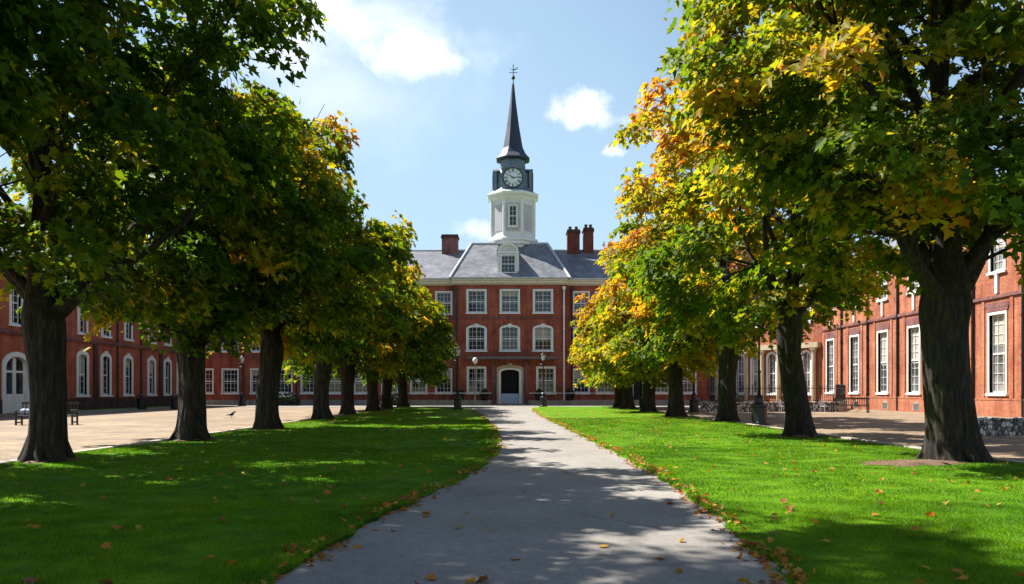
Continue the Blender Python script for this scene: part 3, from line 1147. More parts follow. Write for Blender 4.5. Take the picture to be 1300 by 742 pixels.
for k in range(4):
    a = k * math.pi / 2
    q = Matrix.Translation((TX, TY, 0)) @ Matrix.Rotation(a, 4, 'Z')
    cz = 26.45
    dial = MB()
    disc(dial, 0, cz, 1.1, -2.36, -2.303)
    n = 36
    ro = [(1.2 * math.cos(2 * math.pi * i / n), cz + 1.2 * math.sin(2 * math.pi * i / n)) for i in range(n)]
    ri = [(1.08 * math.cos(2 * math.pi * i / n), cz + 1.08 * math.sin(2 * math.pi * i / n)) for i in range(n)]
    dial.mat(0)
    w = MB()
    w.add([q @ Vector(p) for p in dial.v], dial.f)
    w.build('clock_dial', m_dial, tower)
    marks = MB()
    marks.ring_y(ro, ri, -2.42, -2.303)
    r1 = [(0.66 * math.cos(2 * math.pi * i / n), cz + 0.66 * math.sin(2 * math.pi * i / n)) for i in range(n)]
    r2 = [(0.63 * math.cos(2 * math.pi * i / n), cz + 0.63 * math.sin(2 * math.pi * i / n)) for i in range(n)]
    marks.ring_y(r1, r2, -2.37, -2.361)
    numerals = ['XII', 'I', 'II', 'III', 'IIII', 'V', 'VI', 'VII', 'VIII', 'IX', 'X', 'XI']
    for hh, num in enumerate(numerals):
        ang = math.pi / 2 - hh * math.pi / 6
        ur = Vector((math.cos(ang), 0, math.sin(ang)))      # outward
        ut = Vector((math.sin(ang), 0, -math.cos(ang)))     # clockwise
        widths = {'I': 0.07, 'V': 0.14, 'X': 0.14}
        tw = sum(widths[c] for c in num)
        xo = -tw / 2

        def bar(x0, s0, x1, s1, t=0.05):
            p = Vector((0, -2.366, cz)) + ut * x0 + ur * s0
            e = Vector((0, -2.366, cz)) + ut * x1 + ur * s1
            d = (e - p).normalized()
            nn = Vector((d.z, 0, -d.x)) * t / 2
            y1 = Vector((0, 0.004, 0))
            vs = [p - nn, p + nn, e + nn, e - nn]
            marks.add([v - y1 for v in vs] + [v + y1 for v in vs], [(0, 1, 2, 3), (7, 6, 5, 4), (0, 4, 5, 1), (1, 5, 6, 2), (2, 6, 7, 3), (3, 7, 4, 0)])
        for c in num:
            m_ = xo + widths[c] / 2
            if c == 'I':
                bar(m_, 0.72, m_, 1.02)
            elif c == 'V':
                bar(m_ - 0.05, 1.02, m_, 0.72)
                bar(m_ + 0.05, 1.02, m_, 0.72)
            else:
                bar(m_ - 0.05, 1.02, m_ + 0.05, 0.72)
                bar(m_ + 0.05, 1.02, m_ - 0.05, 0.72)
            xo += widths[c]
    w = MB()
    w.add([q @ Vector(p) for p in marks.v], marks.f)
    w.build('clock_numerals', m_iron, tower)
    for (ang, ln, t) in ((R(90 - 307), 0.52, 0.1), (R(90 - 84), 0.85, 0.07)):
        hnd = MB()
        d = Vector((math.cos(ang), 0, math.sin(ang)))
        nn = Vector((d.z, 0, -d.x)) * t / 2
        y = -2.395 if ln < 0.7 else -2.41
        c0 = Vector((0, y, cz))
        vs = [c0 - d * 0.18 - nn, c0 - d * 0.18 + nn, c0 + d * ln * 0.8 + nn, c0 + d * ln, c0 + d * ln * 0.8 - nn]
        vs = vs + [v + Vector((0, 0.01, 0)) for v in vs]
        hnd.add([q @ v for v in vs], [(0, 1, 2, 3, 4), (9, 8, 7, 6, 5)] + [(i, i + 5, (i + 1) % 5 + 5, (i + 1) % 5) for i in range(5)])
        hnd.build('clock_hand', m_iron, tower)
# spire and finial
b = MB()
b.lathe([(1.5 * o8, 28.95), (1.95 * o8, 29.05), (1.98 * o8, 29.18), (1.5 * o8, 29.75), (1.16 * o8, 30.5), (0.74 * o8, 33.0), (0.36 * o8, 36.0), (0.14 * o8, 38.2)], 8, (TX + 0.02, TY, 0), ph)
b.build('spire', m_spire, tower)
b = MB()
b.lathe([(0.09, 38.1), (0.05, 38.6), (0.045, 40.5)], 8, (TX + 0.05, TY, 0))
b.lathe([(0.02, 38.75), (0.2, 38.9), (0.24, 39.02), (0.2, 39.14), (0.02, 39.3)], 12, (TX + 0.05, TY, 0))
b.tube([(TX - 0.45, TY, 39.65), (TX + 0.55, TY, 39.65)], 0.035, 6)
b.tube([(TX + 0.05, TY - 0.5, 39.65), (TX + 0.05, TY + 0.5, 39.65)], 0.035, 6)
b.prism_y([(TX - 0.4, 40.1), (TX - 0.05, 40.02), (TX + 0.3, 40.06), (TX + 0.62, 40.3), (TX + 0.5, 40.05), (TX + 0.3, 39.95), (TX - 0.05, 39.95)], TY - 0.02, TY + 0.02)
b.lathe([(0.01, 40.4), (0.09, 40.5), (0.01, 40.62)], 8, (TX + 0.05, TY, 0))
b.build('weathervane', m_iron, tower)

# entrance: stone surround, brick pilasters, arched doorway, canopy
b = MB()
o = arch_outline(CX - 1.48, CX + 1.48, 0.0, 4.0, 0.42, 12)
i_ = arch_outline(CX - 1.02, CX + 1.02, 0.0, 3.65, 0.32, 12)
b.ring_y(o, i_, -0.16, 0.2)
b.prism_y([(CX - 0.2, 4.1), (CX + 0.2, 4.1), (CX + 0.26, 4.62), (CX - 0.26, 4.62)], -0.24, -0.1)
b.build('door_surround', m_stone, main)
b = MB()
o = arch_outline(CX - 1.25, CX + 1.25, 0.0, 3.66, 0.42, 12)
i_ = arch_outline(CX - 1.0, CX + 1.0, 0.0, 3.6, 0.30, 12)
b.ring_y(o, i_, -0.21, -0.163)
b.build('door_frame', m_white, main)
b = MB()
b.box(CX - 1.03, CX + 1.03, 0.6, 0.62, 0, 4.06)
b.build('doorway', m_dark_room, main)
b = MB()
b.box(CX - 0.97, CX - 0.01, -0.02, 0.06, 0.02, 1.25)
b.box(CX + 0.01, CX + 0.97, -0.02, 0.06, 0.02, 1.25)
for x in (CX - 0.5, CX + 0.5):
    b.ring_y([(x - 0.36, 0.2), (x + 0.36, 0.2), (x + 0.36, 1.1), (x - 0.36, 1.1)], [(x - 0.3, 0.26), (x + 0.3, 0.26), (x + 0.3, 1.04), (x - 0.3, 1.04)], -0.045, -0.0195)
b.build('half_door', m_door_blue, main)
for x0, x1 in ((CX - 2.0, CX - 1.58), (CX + 1.58, CX + 2.0)):
    b = MB()
    b.box(x0, x1, -0.22, -0.003, 0.0, 4.95)
    b.build('pilaster', m_brick_chimney, main)
b = MB()
b.box(-4.9, 4.95, -1.1, -0.003, 5.02, 5.12)
b.box(-4.95, 5.0, -1.16, -0.08, 5.122, 5.3)
for x in (-4.3, -2.2, 1.9, 4.3):
    b.tube([(x, -0.9, 5.02), (x, -0.08, 4.45)], 0.035, 6)
b.build('canopy', m_canopy, main)
b = MB()
b.box(CX - 1.9, CX + 1.9, -1.2, -0.17, 0, 0.14)
b.build('doorstep', m_stone_grey, main)
# doorway in the right wing
b = MB()
b.ring_y([(12.45, 0.0), (14.75, 0.0), (14.75, 3.95), (12.45, 3.95)], [(12.7, 0.01), (14.5, 0.01), (14.5, 3.7), (12.7, 3.7)], WING_Y - 0.1, WING_Y + 0.15)
sd = b.build('side_door', m_stone, main)
b = MB()
b.box(12.7, 14.5, WING_Y + 0.18, WING_Y + 0.22, 0, 3.7)
b.build('door_infill', m_dark_room, sd)  # dark sheet filling the doorway, the room's shade put into its colour
b = MB()
b.box(12.75, 13.55, WING_Y + 0.1, WING_Y + 0.17, 0.05, 2.3)
b.build('door_panel', m_door_blue, sd)
downpipe(main, CL + 0.22, EAVE - 0.8, 0.0, m_iron, 0.09)
downpipe(main, CR - 0.16, EAVE - 0.8, 0.0, m_white, 0.09)
downpipe(main, CR + 0.8, EAVE - 0.8, WING_Y, m_iron, 0.09)
for x in (-12.0, -18.2, -24.0, -29.9, 12.0, 18.1):
    downpipe(main, x, EAVE - 0.8, WING_Y)

# ---- the left building, along X = -35, facing the lawn
LB_Y = 34.0
left = thing('brick_range', (-35, LB_Y, 0), 'long two storey brick building left of the avenue, in shade', 'building', R(90))
L = 52.0
b = MB()
win_y = [40.5, 44.5, 48.5, 60.8, 64.9, 68.6, 72.6, 77.3, 80.9, 84.0]
holes = []
for y in win_y:
    x = y - LB_Y
    holes += [(x - 0.62, x + 0.62, 1.25, 4.55), (x - 0.55, x + 0.55, 6.3, 9.3)]
door_x = 56.2 - LB_Y
holes.append((door_x - 1.25, door_x + 1.25, 0.02, 4.0))
holes.append((door_x - 0.55, door_x + 0.55, 6.3, 9.3))
wall_panel(b, 0, L, 0, 11.0, holes)
wall_body(b, 0, L, 11.0, 11.0)
b.build('wall', m_brick_left, left)
for y in win_y:
    window(left, y - LB_Y, 1.25, 4.55, 1.24, 0, 'segment', 2, 6, 0.3, None, True)
    window(left, y - LB_Y, 6.3, 9.3, 1.1, 0, 'flat', 2, 6, 0.24)
window(left, door_x, 6.3, 9.3, 1.1, 0, 'flat', 2, 6, 0.24)
b = MB()
o = arch_outline(door_x - 1.6, door_x + 1.6, 0.0, 3.35, 0.98, 12)
i_ = arch_outline(door_x - 1.24, door_x + 1.24, 0.0, 3.2, 0.78, 12)
b.ring_y(o, i_, -0.1, 0.22)
dd = b.build('door_surround', m_white, left)
b = MB()
b.box(door_x - 1.2, door_x - 0.02, 0.12, 0.18, 0.02, 1.35)
b.box(door_x + 0.02, door_x + 1.2, 0.12, 0.18, 0.02, 1.35)
b.box(door_x - 1.24, door_x - 1.05, 0.12, 0.18, 1.352, 3.9)
b.box(door_x - 0.16, door_x + 0.16, 0.10, 0.19, 1.352, 3.9)
b.box(door_x + 1.05, door_x + 1.24, 0.12, 0.18, 1.352, 3.9)
b.box(door_x - 1.05, door_x + 1.05, 0.122, 0.178, 2.85, 3.0)
b.build('door_infill', m_white, dd)
b = MB()
b.box(door_x - 1.25, door_x + 1.25, 0.21, 0.23, 0.02, 4.0)
b.build('door_pane', m_glass, dd)
b = MB()
b.box(0, L, -0.08, -0.003, 0, 1.0) if False else None
b.box(0, door_x - 1.64, -0.08, -0.003, 0, 0.95)
b.box(door_x + 1.64, L, -0.08, -0.003, 0, 0.95)
b.build('plinth', m_brick_dark, left)
b = MB()
b.box(0, L, -0.14, -0.003, 5.5, 5.62)
b.box(0, L, -0.22, -0.003, 5.622, 5.8)
b.build('string_course', m_brick_chimney, left)
b = MB()
b.box(-0.1, L + 0.1, -0.4, 0.2, 10.6, 11.05)
b.build('cornice', m_stone_grey, left)
b = MB()
b.quad((-0.3, -0.5, 11.06), (L + 0.3, -0.5, 11.06), (L + 0.3, 5.5, 14.6), (-0.3, 5.5, 14.6))
b.quad((L + 0.3, 11.5, 11.06), (-0.3, 11.5, 11.06), (-0.3, 5.5, 14.6), (L + 0.3, 5.5, 14.6))
b.poly([(-0.3, 11.5, 11.06), (-0.3, -0.5, 11.06), (-0.3, 5.5, 14.6)])
b.poly([(L + 0.3, -0.5, 11.06), (L + 0.3, 11.5, 11.06), (L + 0.3, 5.5, 14.6)])
b.quad((-0.3, -0.5, 11.06), (-0.3, 11.5, 11.06), (L + 0.3, 11.5, 11.06), (L + 0.3, -0.5, 11.06))
b.build('roof', m_slate, left)
for y in (58.7, 70.5, 75.0, 46.5, 85.0):
    downpipe(left, y - LB_Y, 10.2)
for y in (66.8, 79.2):
    b = MB()
    b.box(y - LB_Y - 0.3, y - LB_Y + 0.3, -0.16, -0.003, 0.95, 5.5)
    b.build('pilaster', m_brick_dark, left)

# ---- the right building, along X = 30, sunlit
RB_Y = 77.0
right = thing('brick_range', (30, RB_Y, 0), 'long sunlit orange brick building with tall white windows right of the avenue', 'building', R(-90))
L = 47.0
b = MB()
wy = [75.0, 69.7, 64.4, 59.4, 54.3, 49.2, 44.1, 39.0, 33.9]
holes = []
for y in wy:
    x = RB_Y - y
    holes += [(x - 0.82, x + 0.82, 1.45, 6.3), (x - 0.7, x + 0.7, 9.0, 11.4)]
wall_panel(b, 0, L, 0, 12.6, holes)
wall_body(b, 0, L, 12.6, 12.0)
b.build('wall', m_brick_lit, right)
for y in wy:
    x = RB_Y - y
    window(right, x, 1.45, 6.3, 1.64, 0, 'flat', 3, 8, 0.16, m_glass_pale)
    window(right, x, 9.0, 11.4, 1.4, 0, 'flat', 3, 4, 0.16, m_glass_pale)
    b = MB()
    b.prism_y([(x - 1.05, 6.5), (x + 1.05, 6.5), (x + 1.3, 7.05), (x - 1.3, 7.05)], -0.05, -0.003)
    b.build('brick_lintel', m_brick_chimney, right)
    b = MB()
    b.box(x - 0.13, x + 0.13, -0.12, -0.003, 7.6, 8.75)
    b.box(x - 0.2, x + 0.2, -0.16, -0.003, 8.752, 8.79)
    b.build('stone_drop', m_white, right)
    for s in (-1.45, 1.45):
        b = MB()
        b.box(x + s - 0.16, x + s + 0.16, -0.06, -0.003, 1.13, 7.25)
        b.build('pilaster', m_brick_lit, right)
b = MB()
b.box(0, L, -0.1, -0.003, 0.0, 1.0)
b.box(0, L, -0.13, -0.003, 1.002, 1.12)
b.build('plinth', m_brick_lit, right)
b = MB()
b.box(0, L, -0.12, -0.003, 7.3, 7.5)
b.build('string_course', m_brick_chimney, right)
b = MB()
b.box(-0.1, L + 0.1, -0.45, 0.2, 12.2, 12.65)
b.build('cornice', m_stone, right)
b = MB()
b.quad((-0.3, -0.5, 12.66), (L + 0.3, -0.5, 12.66), (L + 0.3, 6, 16.2), (-0.3, 6, 16.2))
b.quad((L + 0.3, 12.5, 12.66), (-0.3, 12.5, 12.66), (-0.3, 6, 16.2), (L + 0.3, 6, 16.2))
b.poly([(-0.3, 12.5, 12.66), (-0.3, -0.5, 12.66), (-0.3, 6, 16.2)])
b.poly([(L + 0.3, -0.5, 12.66), (L + 0.3, 12.5, 12.66), (L + 0.3, 6, 16.2)])
b.quad((-0.3, -0.5, 12.66), (-0.3, 12.5, 12.66), (L + 0.3, 12.5, 12.66), (L + 0.3, -0.5, 12.66))
b.build('roof', m_slate, right)
for y in (72.3, 67.0, 61.8, 56.8, 51.7, 46.6, 41.5):
    downpipe(right, RB_Y - y, 11.8, 0.0, m_iron, 0.085)
for y in (69.2, 63.8, 58.9, 53.0):
    x = RB_Y - y
    b = MB()
    b.prism_y([(x - 0.5, 0.12), (x + 0.5, 0.12)] + [(x + 0.5 * math.cos(math.pi * i / 10), 0.35 + 0.45 * math.sin(math.pi * i / 10)) for i in range(0, 11)], -0.125, -0.103)
    v = b.build('vent', m_stone_grey, right)
    b = MB()
    for k in range(-3, 4):
        b.box(x + k * 0.12 - 0.02, x + k * 0.12 + 0.02, -0.14, -0.127, 0.16, 0.62)
    b.build('grille', m_iron, v)

# ---- the canted range that joins them, pale stone pilasters
A, B = Vector((20.6, 93.0)), Vector((30.0, 77.05))
L = (B - A).length
cant = thing('colonnaded_range', (A.x, A.y, 0), 'canted brick building with pale stone columns between the sunlit building and the far one', 'building', math.atan2(B.y - A.y, B.x - A.x))
b = MB()
xs_ = [1.6 + 2.15 * k for k in range(8)]
holes = [(x - 0.5, x + 0.5, 1.3, 5.4) for x in xs_] + [(x - 0.5, x + 0.5, 8.4, 10.6) for x in xs_]
wall_panel(b, 0, L, 0, 12.3, holes)
wall_body(b, 0, L, 12.3, 8)
b.build('wall', m_brick_lit, cant)
for x in xs_:
    window(cant, x, 1.3, 5.4, 1.0, 0, 'round', 2, 6, 0.2, m_glass_pale)
    window(cant, x, 8.4, 10.6, 1.0, 0, 'flat', 2, 4, 0.14, m_glass_pale)
for k in range(9):
    x = 0.53 + 2.15 * k
    if x > L - 0.3:
        continue
    b = MB()
    b.box(x - 0.32, x + 0.32, -0.42, -0.003, 0, 0.5)
    b.lathe([(0.25, 0.5), (0.22, 0.62), (0.2, 5.3), (0.24, 5.4), (0.29, 5.6)], 12, (x, -0.24, 0))
    b.box(x - 0.34, x + 0.34, -0.5, -0.003, 5.6, 5.78)
    b.build('column', m_stone, cant)
b = MB()
b.box(0.1, L - 0.1, -0.55, -0.003, 5.782, 6.3)
b.build('entablature', m_stone, cant)
b = MB()
b.box(0, L, -0.4, 0.2, 11.9, 12.35)
b.build('cornice', m_stone, cant)
b = MB()
b.quad((-0.2, -0.5, 12.36), (L + 0.2, -0.5, 12.36), (L + 0.2, 4, 15.4), (-0.2, 4, 15.4))
b.quad((L + 0.2, 8.4, 12.36), (-0.2, 8.4, 12.36), (-0.2, 4, 15.4), (L + 0.2, 4, 15.4))
b.poly([(-0.2, 8.4, 12.36), (-0.2, -0.5, 12.36), (-0.2, 4, 15.4)])
b.poly([(L + 0.2, -0.5, 12.36), (L + 0.2, 8.4, 12.36), (L + 0.2, 4, 15.4)])
b.build('roof', m_slate, cant)

# ------------------------------------------------------------------ trees
LEAF_LOBED = np.array([(0, -0.5), (0.16, -0.36), (0.46, -0.30), (0.33, -0.10), (0.55, 0.18), (0.27, 0.19), (0.0, 0.62), (-0.27, 0.19), (-0.55, 0.18), (-0.33, -0.10), (-0.46, -0.30), (-0.16, -0.36)])
LEAF_SIMPLE = np.array([(0, -0.5), (0.42, -0.12), (0.22, 0.2), (0, 0.6), (-0.22, 0.2), (-0.42, -0.12)])


def leaf_mesh(name, pos, nrm, tip, size, autumn, shape, mat, parent, rng):
    """One mesh of many leaves: shape placed at pos with a fold along the midrib, each leaf two n-gons."""
    n = len(pos)
    nrm = nrm / np.linalg.norm(nrm, axis=1, keepdims=True)
    tip = tip - nrm * np.sum(tip * nrm, axis=1, keepdims=True)
    tip = tip / (np.linalg.norm(tip, axis=1, keepdims=True) + 1e-9)
    sd = np.cross(tip, nrm)
    k = len(shape)
    half = k // 2
    fold = rng.uniform(-0.1, 0.65, n)
    droop = rng.uniform(-0.1, 0.65, n)
    u = shape[:, 0][None, :, None]
    v = shape[:, 1][None, :, None]
    P = pos[:, None, :] + size[:, None, None] * (sd[:, None, :] * u + tip[:, None, :] * v + nrm[:, None, :] * (np.abs(u) * fold[:, None, None] - (v + 0.5) ** 2 * droop[:, None, None]))
    verts = P.reshape(-1, 3)
    f1 = np.arange(0, half + 1)
    f2 = np.concatenate([[0], np.arange(half, k)])
    base = (np.arange(n) * k)[:, None]
    A1 = base + f1[None]
    A2 = base + f2[None]
    flat = np.concatenate([A1, A2], axis=1).ravel()
    lt = np.tile([len(f1), len(f2)], n)
    return np_mesh(name, verts, flat, lt, mat, np.repeat(autumn, 2), parent)


def tree(x, y, H, Rc, zb, seed, r0, label, lean=(0, 0), boughs=95, sprays=8, leaves=62, size=0.2, lobed=True, turning=0.0, peak=0.45, low=0.55, limbs=None, twigs=True, fork=None, push=(0, 0), nl=15):
    rng = np.random.default_rng(seed)
    rnd = random.Random(seed)
    t = thing('maple_tree', (x, y, 0.03), label, 'tree', 0.0, 'maple trees lining the avenue')

    ph1, ph2, ph3 = rng.uniform(0, 6.28, 3)
    cb = zb

    def env(z, a):
        """crown radius at height z and azimuth a"""
        q = np.clip((z - cb) / (H - cb), 0, 1)
        up = low + (1 - low) * np.sin(np.clip(q / peak, 0, 1) * math.pi / 2)
        dn = np.power(np.clip(1 - ((q - peak) / (1 - peak)) ** 2, 0, 1), 0.78)
        r = np.where(q < peak, up, dn)
        lump = 1 + 0.07 * np.sin(3 * a + ph1 + z * 0.8) + 0.07 * np.sin(5 * a + ph2 - z * 1.3) + 0.06 * np.sin(2 * z + ph3 + a)
        return Rc * r * lump

    zb = fork or zb
    # trunk: a tapered, slightly wandering column with root flare and buttresses
    tp, tr = [], []
    zs = [-0.12, 0.05, 0.2, 0.45, 0.8, 1.3, 1.9, 2.5, zb, zb + 0.8] + [zb + 0.8 + (H * 0.93 - zb - 0.8) * i / 8 for i in range(1, 9)]

    def axis(z):
        w = min(1.0, max(0, z) / 3.0)
        return Vector((lean[0] * w + 0.12 * math.sin(z * 0.7 + ph1) * w + push[0] * max(0, z - zb) / (H - zb), lean[1] * w + 0.12 * math.sin(z * 0.55 + ph2) * w + push[1] * max(0, z - zb) / (H - zb), z))

    def trad(z):
        f = 1 + 0.36 * math.exp(-max(0, z) / 0.32) + 0.18 * math.exp(-((z - zb) / 0.7) ** 2)
        tap = max(0.03, 1 - 0.10 * min(z, zb) / zb) if z <= zb else max(0.03, 0.9 - 0.42 * min(1, (z - zb) / 1.6) - 0.46 * max(0, (z - zb - 1.6)) / (H - zb - 1.6))
        return r0 * f * max(tap, 0.03)

    b = MB()
    NS = 52
    zt = list(np.concatenate([np.arange(-0.12, zb + 1.2, 0.16), [z for z in zs if z > zb + 1.3]]))
    v = []
    for z in zt:
        c = axis(z)
        rr = trad(z)
        for k in range(NS):
            g = 6.2831853 * k / NS
            tw = g + 0.05 * math.sin(z * 1.1 + ph1)
            ridge = 0.030 * math.sin(9 * tw + ph1 + 0.8 * math.sin(z * 1.3)) + 0.026 * math.sin(15 * tw + ph2 + 1.1 * math.sin(z * 1.9 + 1)) + 0.018 * math.sin(23 * tw + ph3 + 1.4 * math.sin(z * 2.7))
            lobe = (0.05 + 0.16 * math.exp(-max(0, z) / 0.35)) * math.sin(4 * g + ph3 + 0.25 * z) + 0.05 * math.sin(2 * g + ph2 + z * 0.9) + 0.035 * math.sin(3 * g - z * 1.7 + ph1)
            q = rr * (1 + ridge + lobe)
            v.append((c.x + q * math.cos(g), c.y + q * math.sin(g), z))
    f = []
    for i in range(len(zt) - 1):
        for k in range(NS):
            k2 = (k + 1) % NS
            f.append((i * NS + k, i * NS + k2, (i + 1) * NS + k2, (i + 1) * NS + k))
    f.append(tuple((len(zt) - 1) * NS + k for k in range(NS)))
    b.add(v, f)
    # root buttresses
    for k in range(6):
        a = rnd.uniform(0, 1.05) + k * 1.047
        rr = r0 * rnd.uniform(1.25, 1.6)
        b.tube([(math.cos(a) * r0 * 0.55, math.sin(a) * r0 * 0.55, 0.75), (math.cos(a) * r0 * 1.1, math.sin(a) * r0 * 1.1, 0.22), (math.cos(a + 0.15) * rr, math.sin(a + 0.15) * rr, 0.0), (math.cos(a + 0.2) * rr * 1.2, math.sin(a + 0.2) * rr * 1.2, -0.1)],
               [r0 * 0.3, r0 * 0.27, r0 * 0.17, r0 * 0.08], 8)
    trunk = b.build('trunk', m_bark, t, True)

    # limbs
    specs = list(limbs or [])
    g = rnd.uniform(0, 6.28)
    for k in range(nl):
        q = (k + 0.3) / nl
        z = zb - 0.15 + (H * 0.72 - zb) * q ** 1.15
        specs.append((z, g + k * 2.39996, R(rnd.uniform(22, 50) + 22 * q), None))
    nodes = []
    b = MB()
    for (z, a, el, ln) in specs:
        p = axis(z)
        d = Vector((math.cos(a) * math.cos(el), math.sin(a) * math.cos(el), math.sin(el)))
        reach = float(env(min(z + 1.8, H - 0.5), a)) * 0.86
        ln = ln or max(1.2, reach / max(0.45, math.cos(el)) * 0.9)
        n = 8
        rr = trad(z + 0.4) * rnd.uniform(0.42, 0.6) if z < zb + 2 else trad(z) * rnd.uniform(0.5, 0.7)
        rr = max(rr, 0.05)
        pts, rad = [], []
        cur = p.copy()
        for i in range(n):
            pts.append(cur.copy())
            rad.append(rr * (1 - 0.86 * i / (n - 1)) * (1.25 if i == 0 else 1))
            d = (d + Vector((rnd.uniform(-0.16, 0.16), rnd.uniform(-0.16, 0.16), 0.07 + rnd.uniform(-0.1, 0.1)))).normalized()
            cur = cur + d * ln / (n - 1)
            ca = axis(cur.z)
            if i >= 3 and (cur.z > H - 0.9 or math.hypot(cur.x - ca.x, cur.y - ca.y) > 0.84 * float(env(np.array(cur.z), np.array(math.atan2(cur.y - ca.y, cur.x - ca.x))))):
                break
        n = len(pts)
        rad[-1] = min(rad[-1], 0.03)
        b.tube(pts, rad, 9, 0.04, a)
        for i in range(2, n):
            nodes.append((pts[i], rad[i]))
        # forks
        for j in range(3):
            i0 = rnd.randint(min(2, n - 2), min(5, n - 2))
            s = pts[i0]
            dd = (pts[i0 + 1] - pts[i0]).normalized()
            dd = (dd + Vector((rnd.uniform(-0.8, 0.8), rnd.uniform(-0.8, 0.8), rnd.uniform(-0.15, 0.6)))).normalized()
            q2, r2 = [s], [rad[i0] * 0.62]
            l2 = ln * rnd.uniform(0.25, 0.42)
            for i in range(1, 5):
                dd = (dd + Vector((rnd.uniform(-0.15, 0.15), rnd.uniform(-0.15, 0.15), 0.06))).normalized()
                q2.append(q2[-1] + dd * l2 / 4)
                r2.append(max(0.012, rad[i0] * 0.62 * (1 - 0.8 * i / 4)))
            b.tube(q2, r2, 6)
            for i in range(1, 5):
                nodes.append((q2[i], r2[i]))
    for i in range(5, len(zs)):
        if zs[i] > zb + 1.5:
            nodes.append((axis(zs[i]), trad(zs[i])))
    npos = np.array([tuple(p) for p, r in nodes])

    # boughs: foliage masses near the shell of the crown, some deeper inside
    cents = []
    tries = 0
    while len(cents) < boughs and tries < boughs * 40:
        tries += 1
        z = cb + 0.15 + (H - cb - 0.3) * rng.beta(1.2, 1.25)
        a = rng.uniform(0, 6.2832)
        e = float(env(np.array(z), np.array(a)))
        f = rng.uniform(0, 1) ** 0.42
        rr = e * f * 0.93
        ax = axis(z)
        c = np.array([ax.x + rr * math.cos(a), ax.y + rr * math.sin(a), z])
        if cents and min(np.sum((np.array([q[0] for q in cents]) - c) ** 2, axis=1)) < 0.62 ** 2:
            continue
        cents.append((c, f, a))
    allp, alln, allt, alla, alls = [], [], [], [], []
    for (c, f, a) in cents:
        # branch to the nearest limb node that lies lower / further in
        dv = npos - c
        cost = np.sum(dv ** 2, axis=1) + np.where(npos[:, 2] > c[2] - 0.1, 6.0, 0.0)
        i0 = int(np.argmin(cost))
        s = Vector(npos[i0])
        e = Vector(c)
        mid = (s + e) / 2 + Vector((rnd.uniform(-.15, .15), rnd.uniform(-.15, .15), 0.12 * (e - s).length))
        r_ = min(nodes[i0][1] * 0.8, 0.05)
        b.tube([s, mid, e], [r_, r_ * 0.7, 0.014], 5, cap=False)
        rad_b = rng.uniform(0.75, 1.25)
        zrel = (c[2] - cb) / (H - cb)
        turn_b = 0.05 + 0.30 * f * f * max(0, zrel + 0.15) + rng.normal(0, 0.085) + (0.16 if rng.random() < 0.16 else 0)
        out = np.array([math.cos(a), math.sin(a), 0.15])
        for k in range(sprays):
            d = rng.normal(0, 1, 3)
            d /= np.linalg.norm(d)
            sc = c + d * rad_b * np.array([0.95, 0.95, 0.7]) * rng.uniform(0.25, 1.0) + out * 0.12
            if twigs:
                b.tube([tuple(c), tuple((c + sc) / 2 + np.array([0, 0, 0.06])), tuple(sc)], [0.014, 0.009, 0.005], 3, cap=False)
            m = int(leaves * rng.uniform(0.65, 1.35))
            sr = rng.uniform(0.38, 0.62)
            ang = rng.uniform(0, 6.2832, m)
            rr = sr * np.sqrt(rng.uniform(0, 1, m)) * 1.1
            loc = np.stack([rr * np.cos(ang), rr * np.sin(ang), rng.normal(0, 0.10, m) - 0.30 * rr * rr / sr], 1)
            tilt = np.array([out[0] * 0.45, out[1] * 0.45, 0]) + rng.normal(0, 0.25, 3)
            loc[:, 2] -= loc[:, 0] * tilt[0] + loc[:, 1] * tilt[1]
            allp.append(sc + loc)
            nn = np.stack([np.full(m, out[0] * 0.45), np.full(m, out[1] * 0.45), np.full(m, 0.85)], 1) + rng.normal(0, 0.42, (m, 3))
            alln.append(nn)
            tt = np.stack([np.cos(ang), np.sin(ang), np.full(m, -0.55)], 1) + rng.normal(0, 0.35, (m, 3)) + out * 0.3
            allt.append(tt)
            ts = turn_b + rng.normal(0, 0.07)
            alla.append(np.clip(ts + rng.normal(0, 0.09, m) + 0.10 * (rr / sr - 0.5), 0, 1))
            alls.append(size * rng.uniform(0.45, 1.4, m))
    b.build('branches', m_bark, t, True)
    cr = leaf_mesh('crown', np.concatenate(allp), np.concatenate(alln), np.concatenate(allt), np.concatenate(alls), np.concatenate(alla), LEAF_LOBED if lobed else LEAF_SIMPLE, m_leaf, t, rng)
    cr['turning'] = turning
    # bare earth round the foot
    b = MB()
    nn = 28
    rr = [r0 * (1.65 + 0.4 * math.sin(k * 0.9 + ph1) + 0.3 * math.sin(k * 2.1 + ph2) + 0.15 * math.sin(k * 4.7 + ph3)) for k in range(nn)]
    ring = [(rr[k] * math.cos(6.2832 * k / nn), rr[k] * math.sin(6.2832 * k / nn), 0.012) for k in range(nn)]
    inner = [(0.5 * p[0], 0.5 * p[1], 0.075) for p in ring]
    b.add(ring + inner, [(k, (k + 1) % nn, nn + (k + 1) % nn, nn + k) for k in range(nn)] + [tuple(nn + k for k in range(nn))])
    b.build('root_soil', m_earth, t, True)
    return t


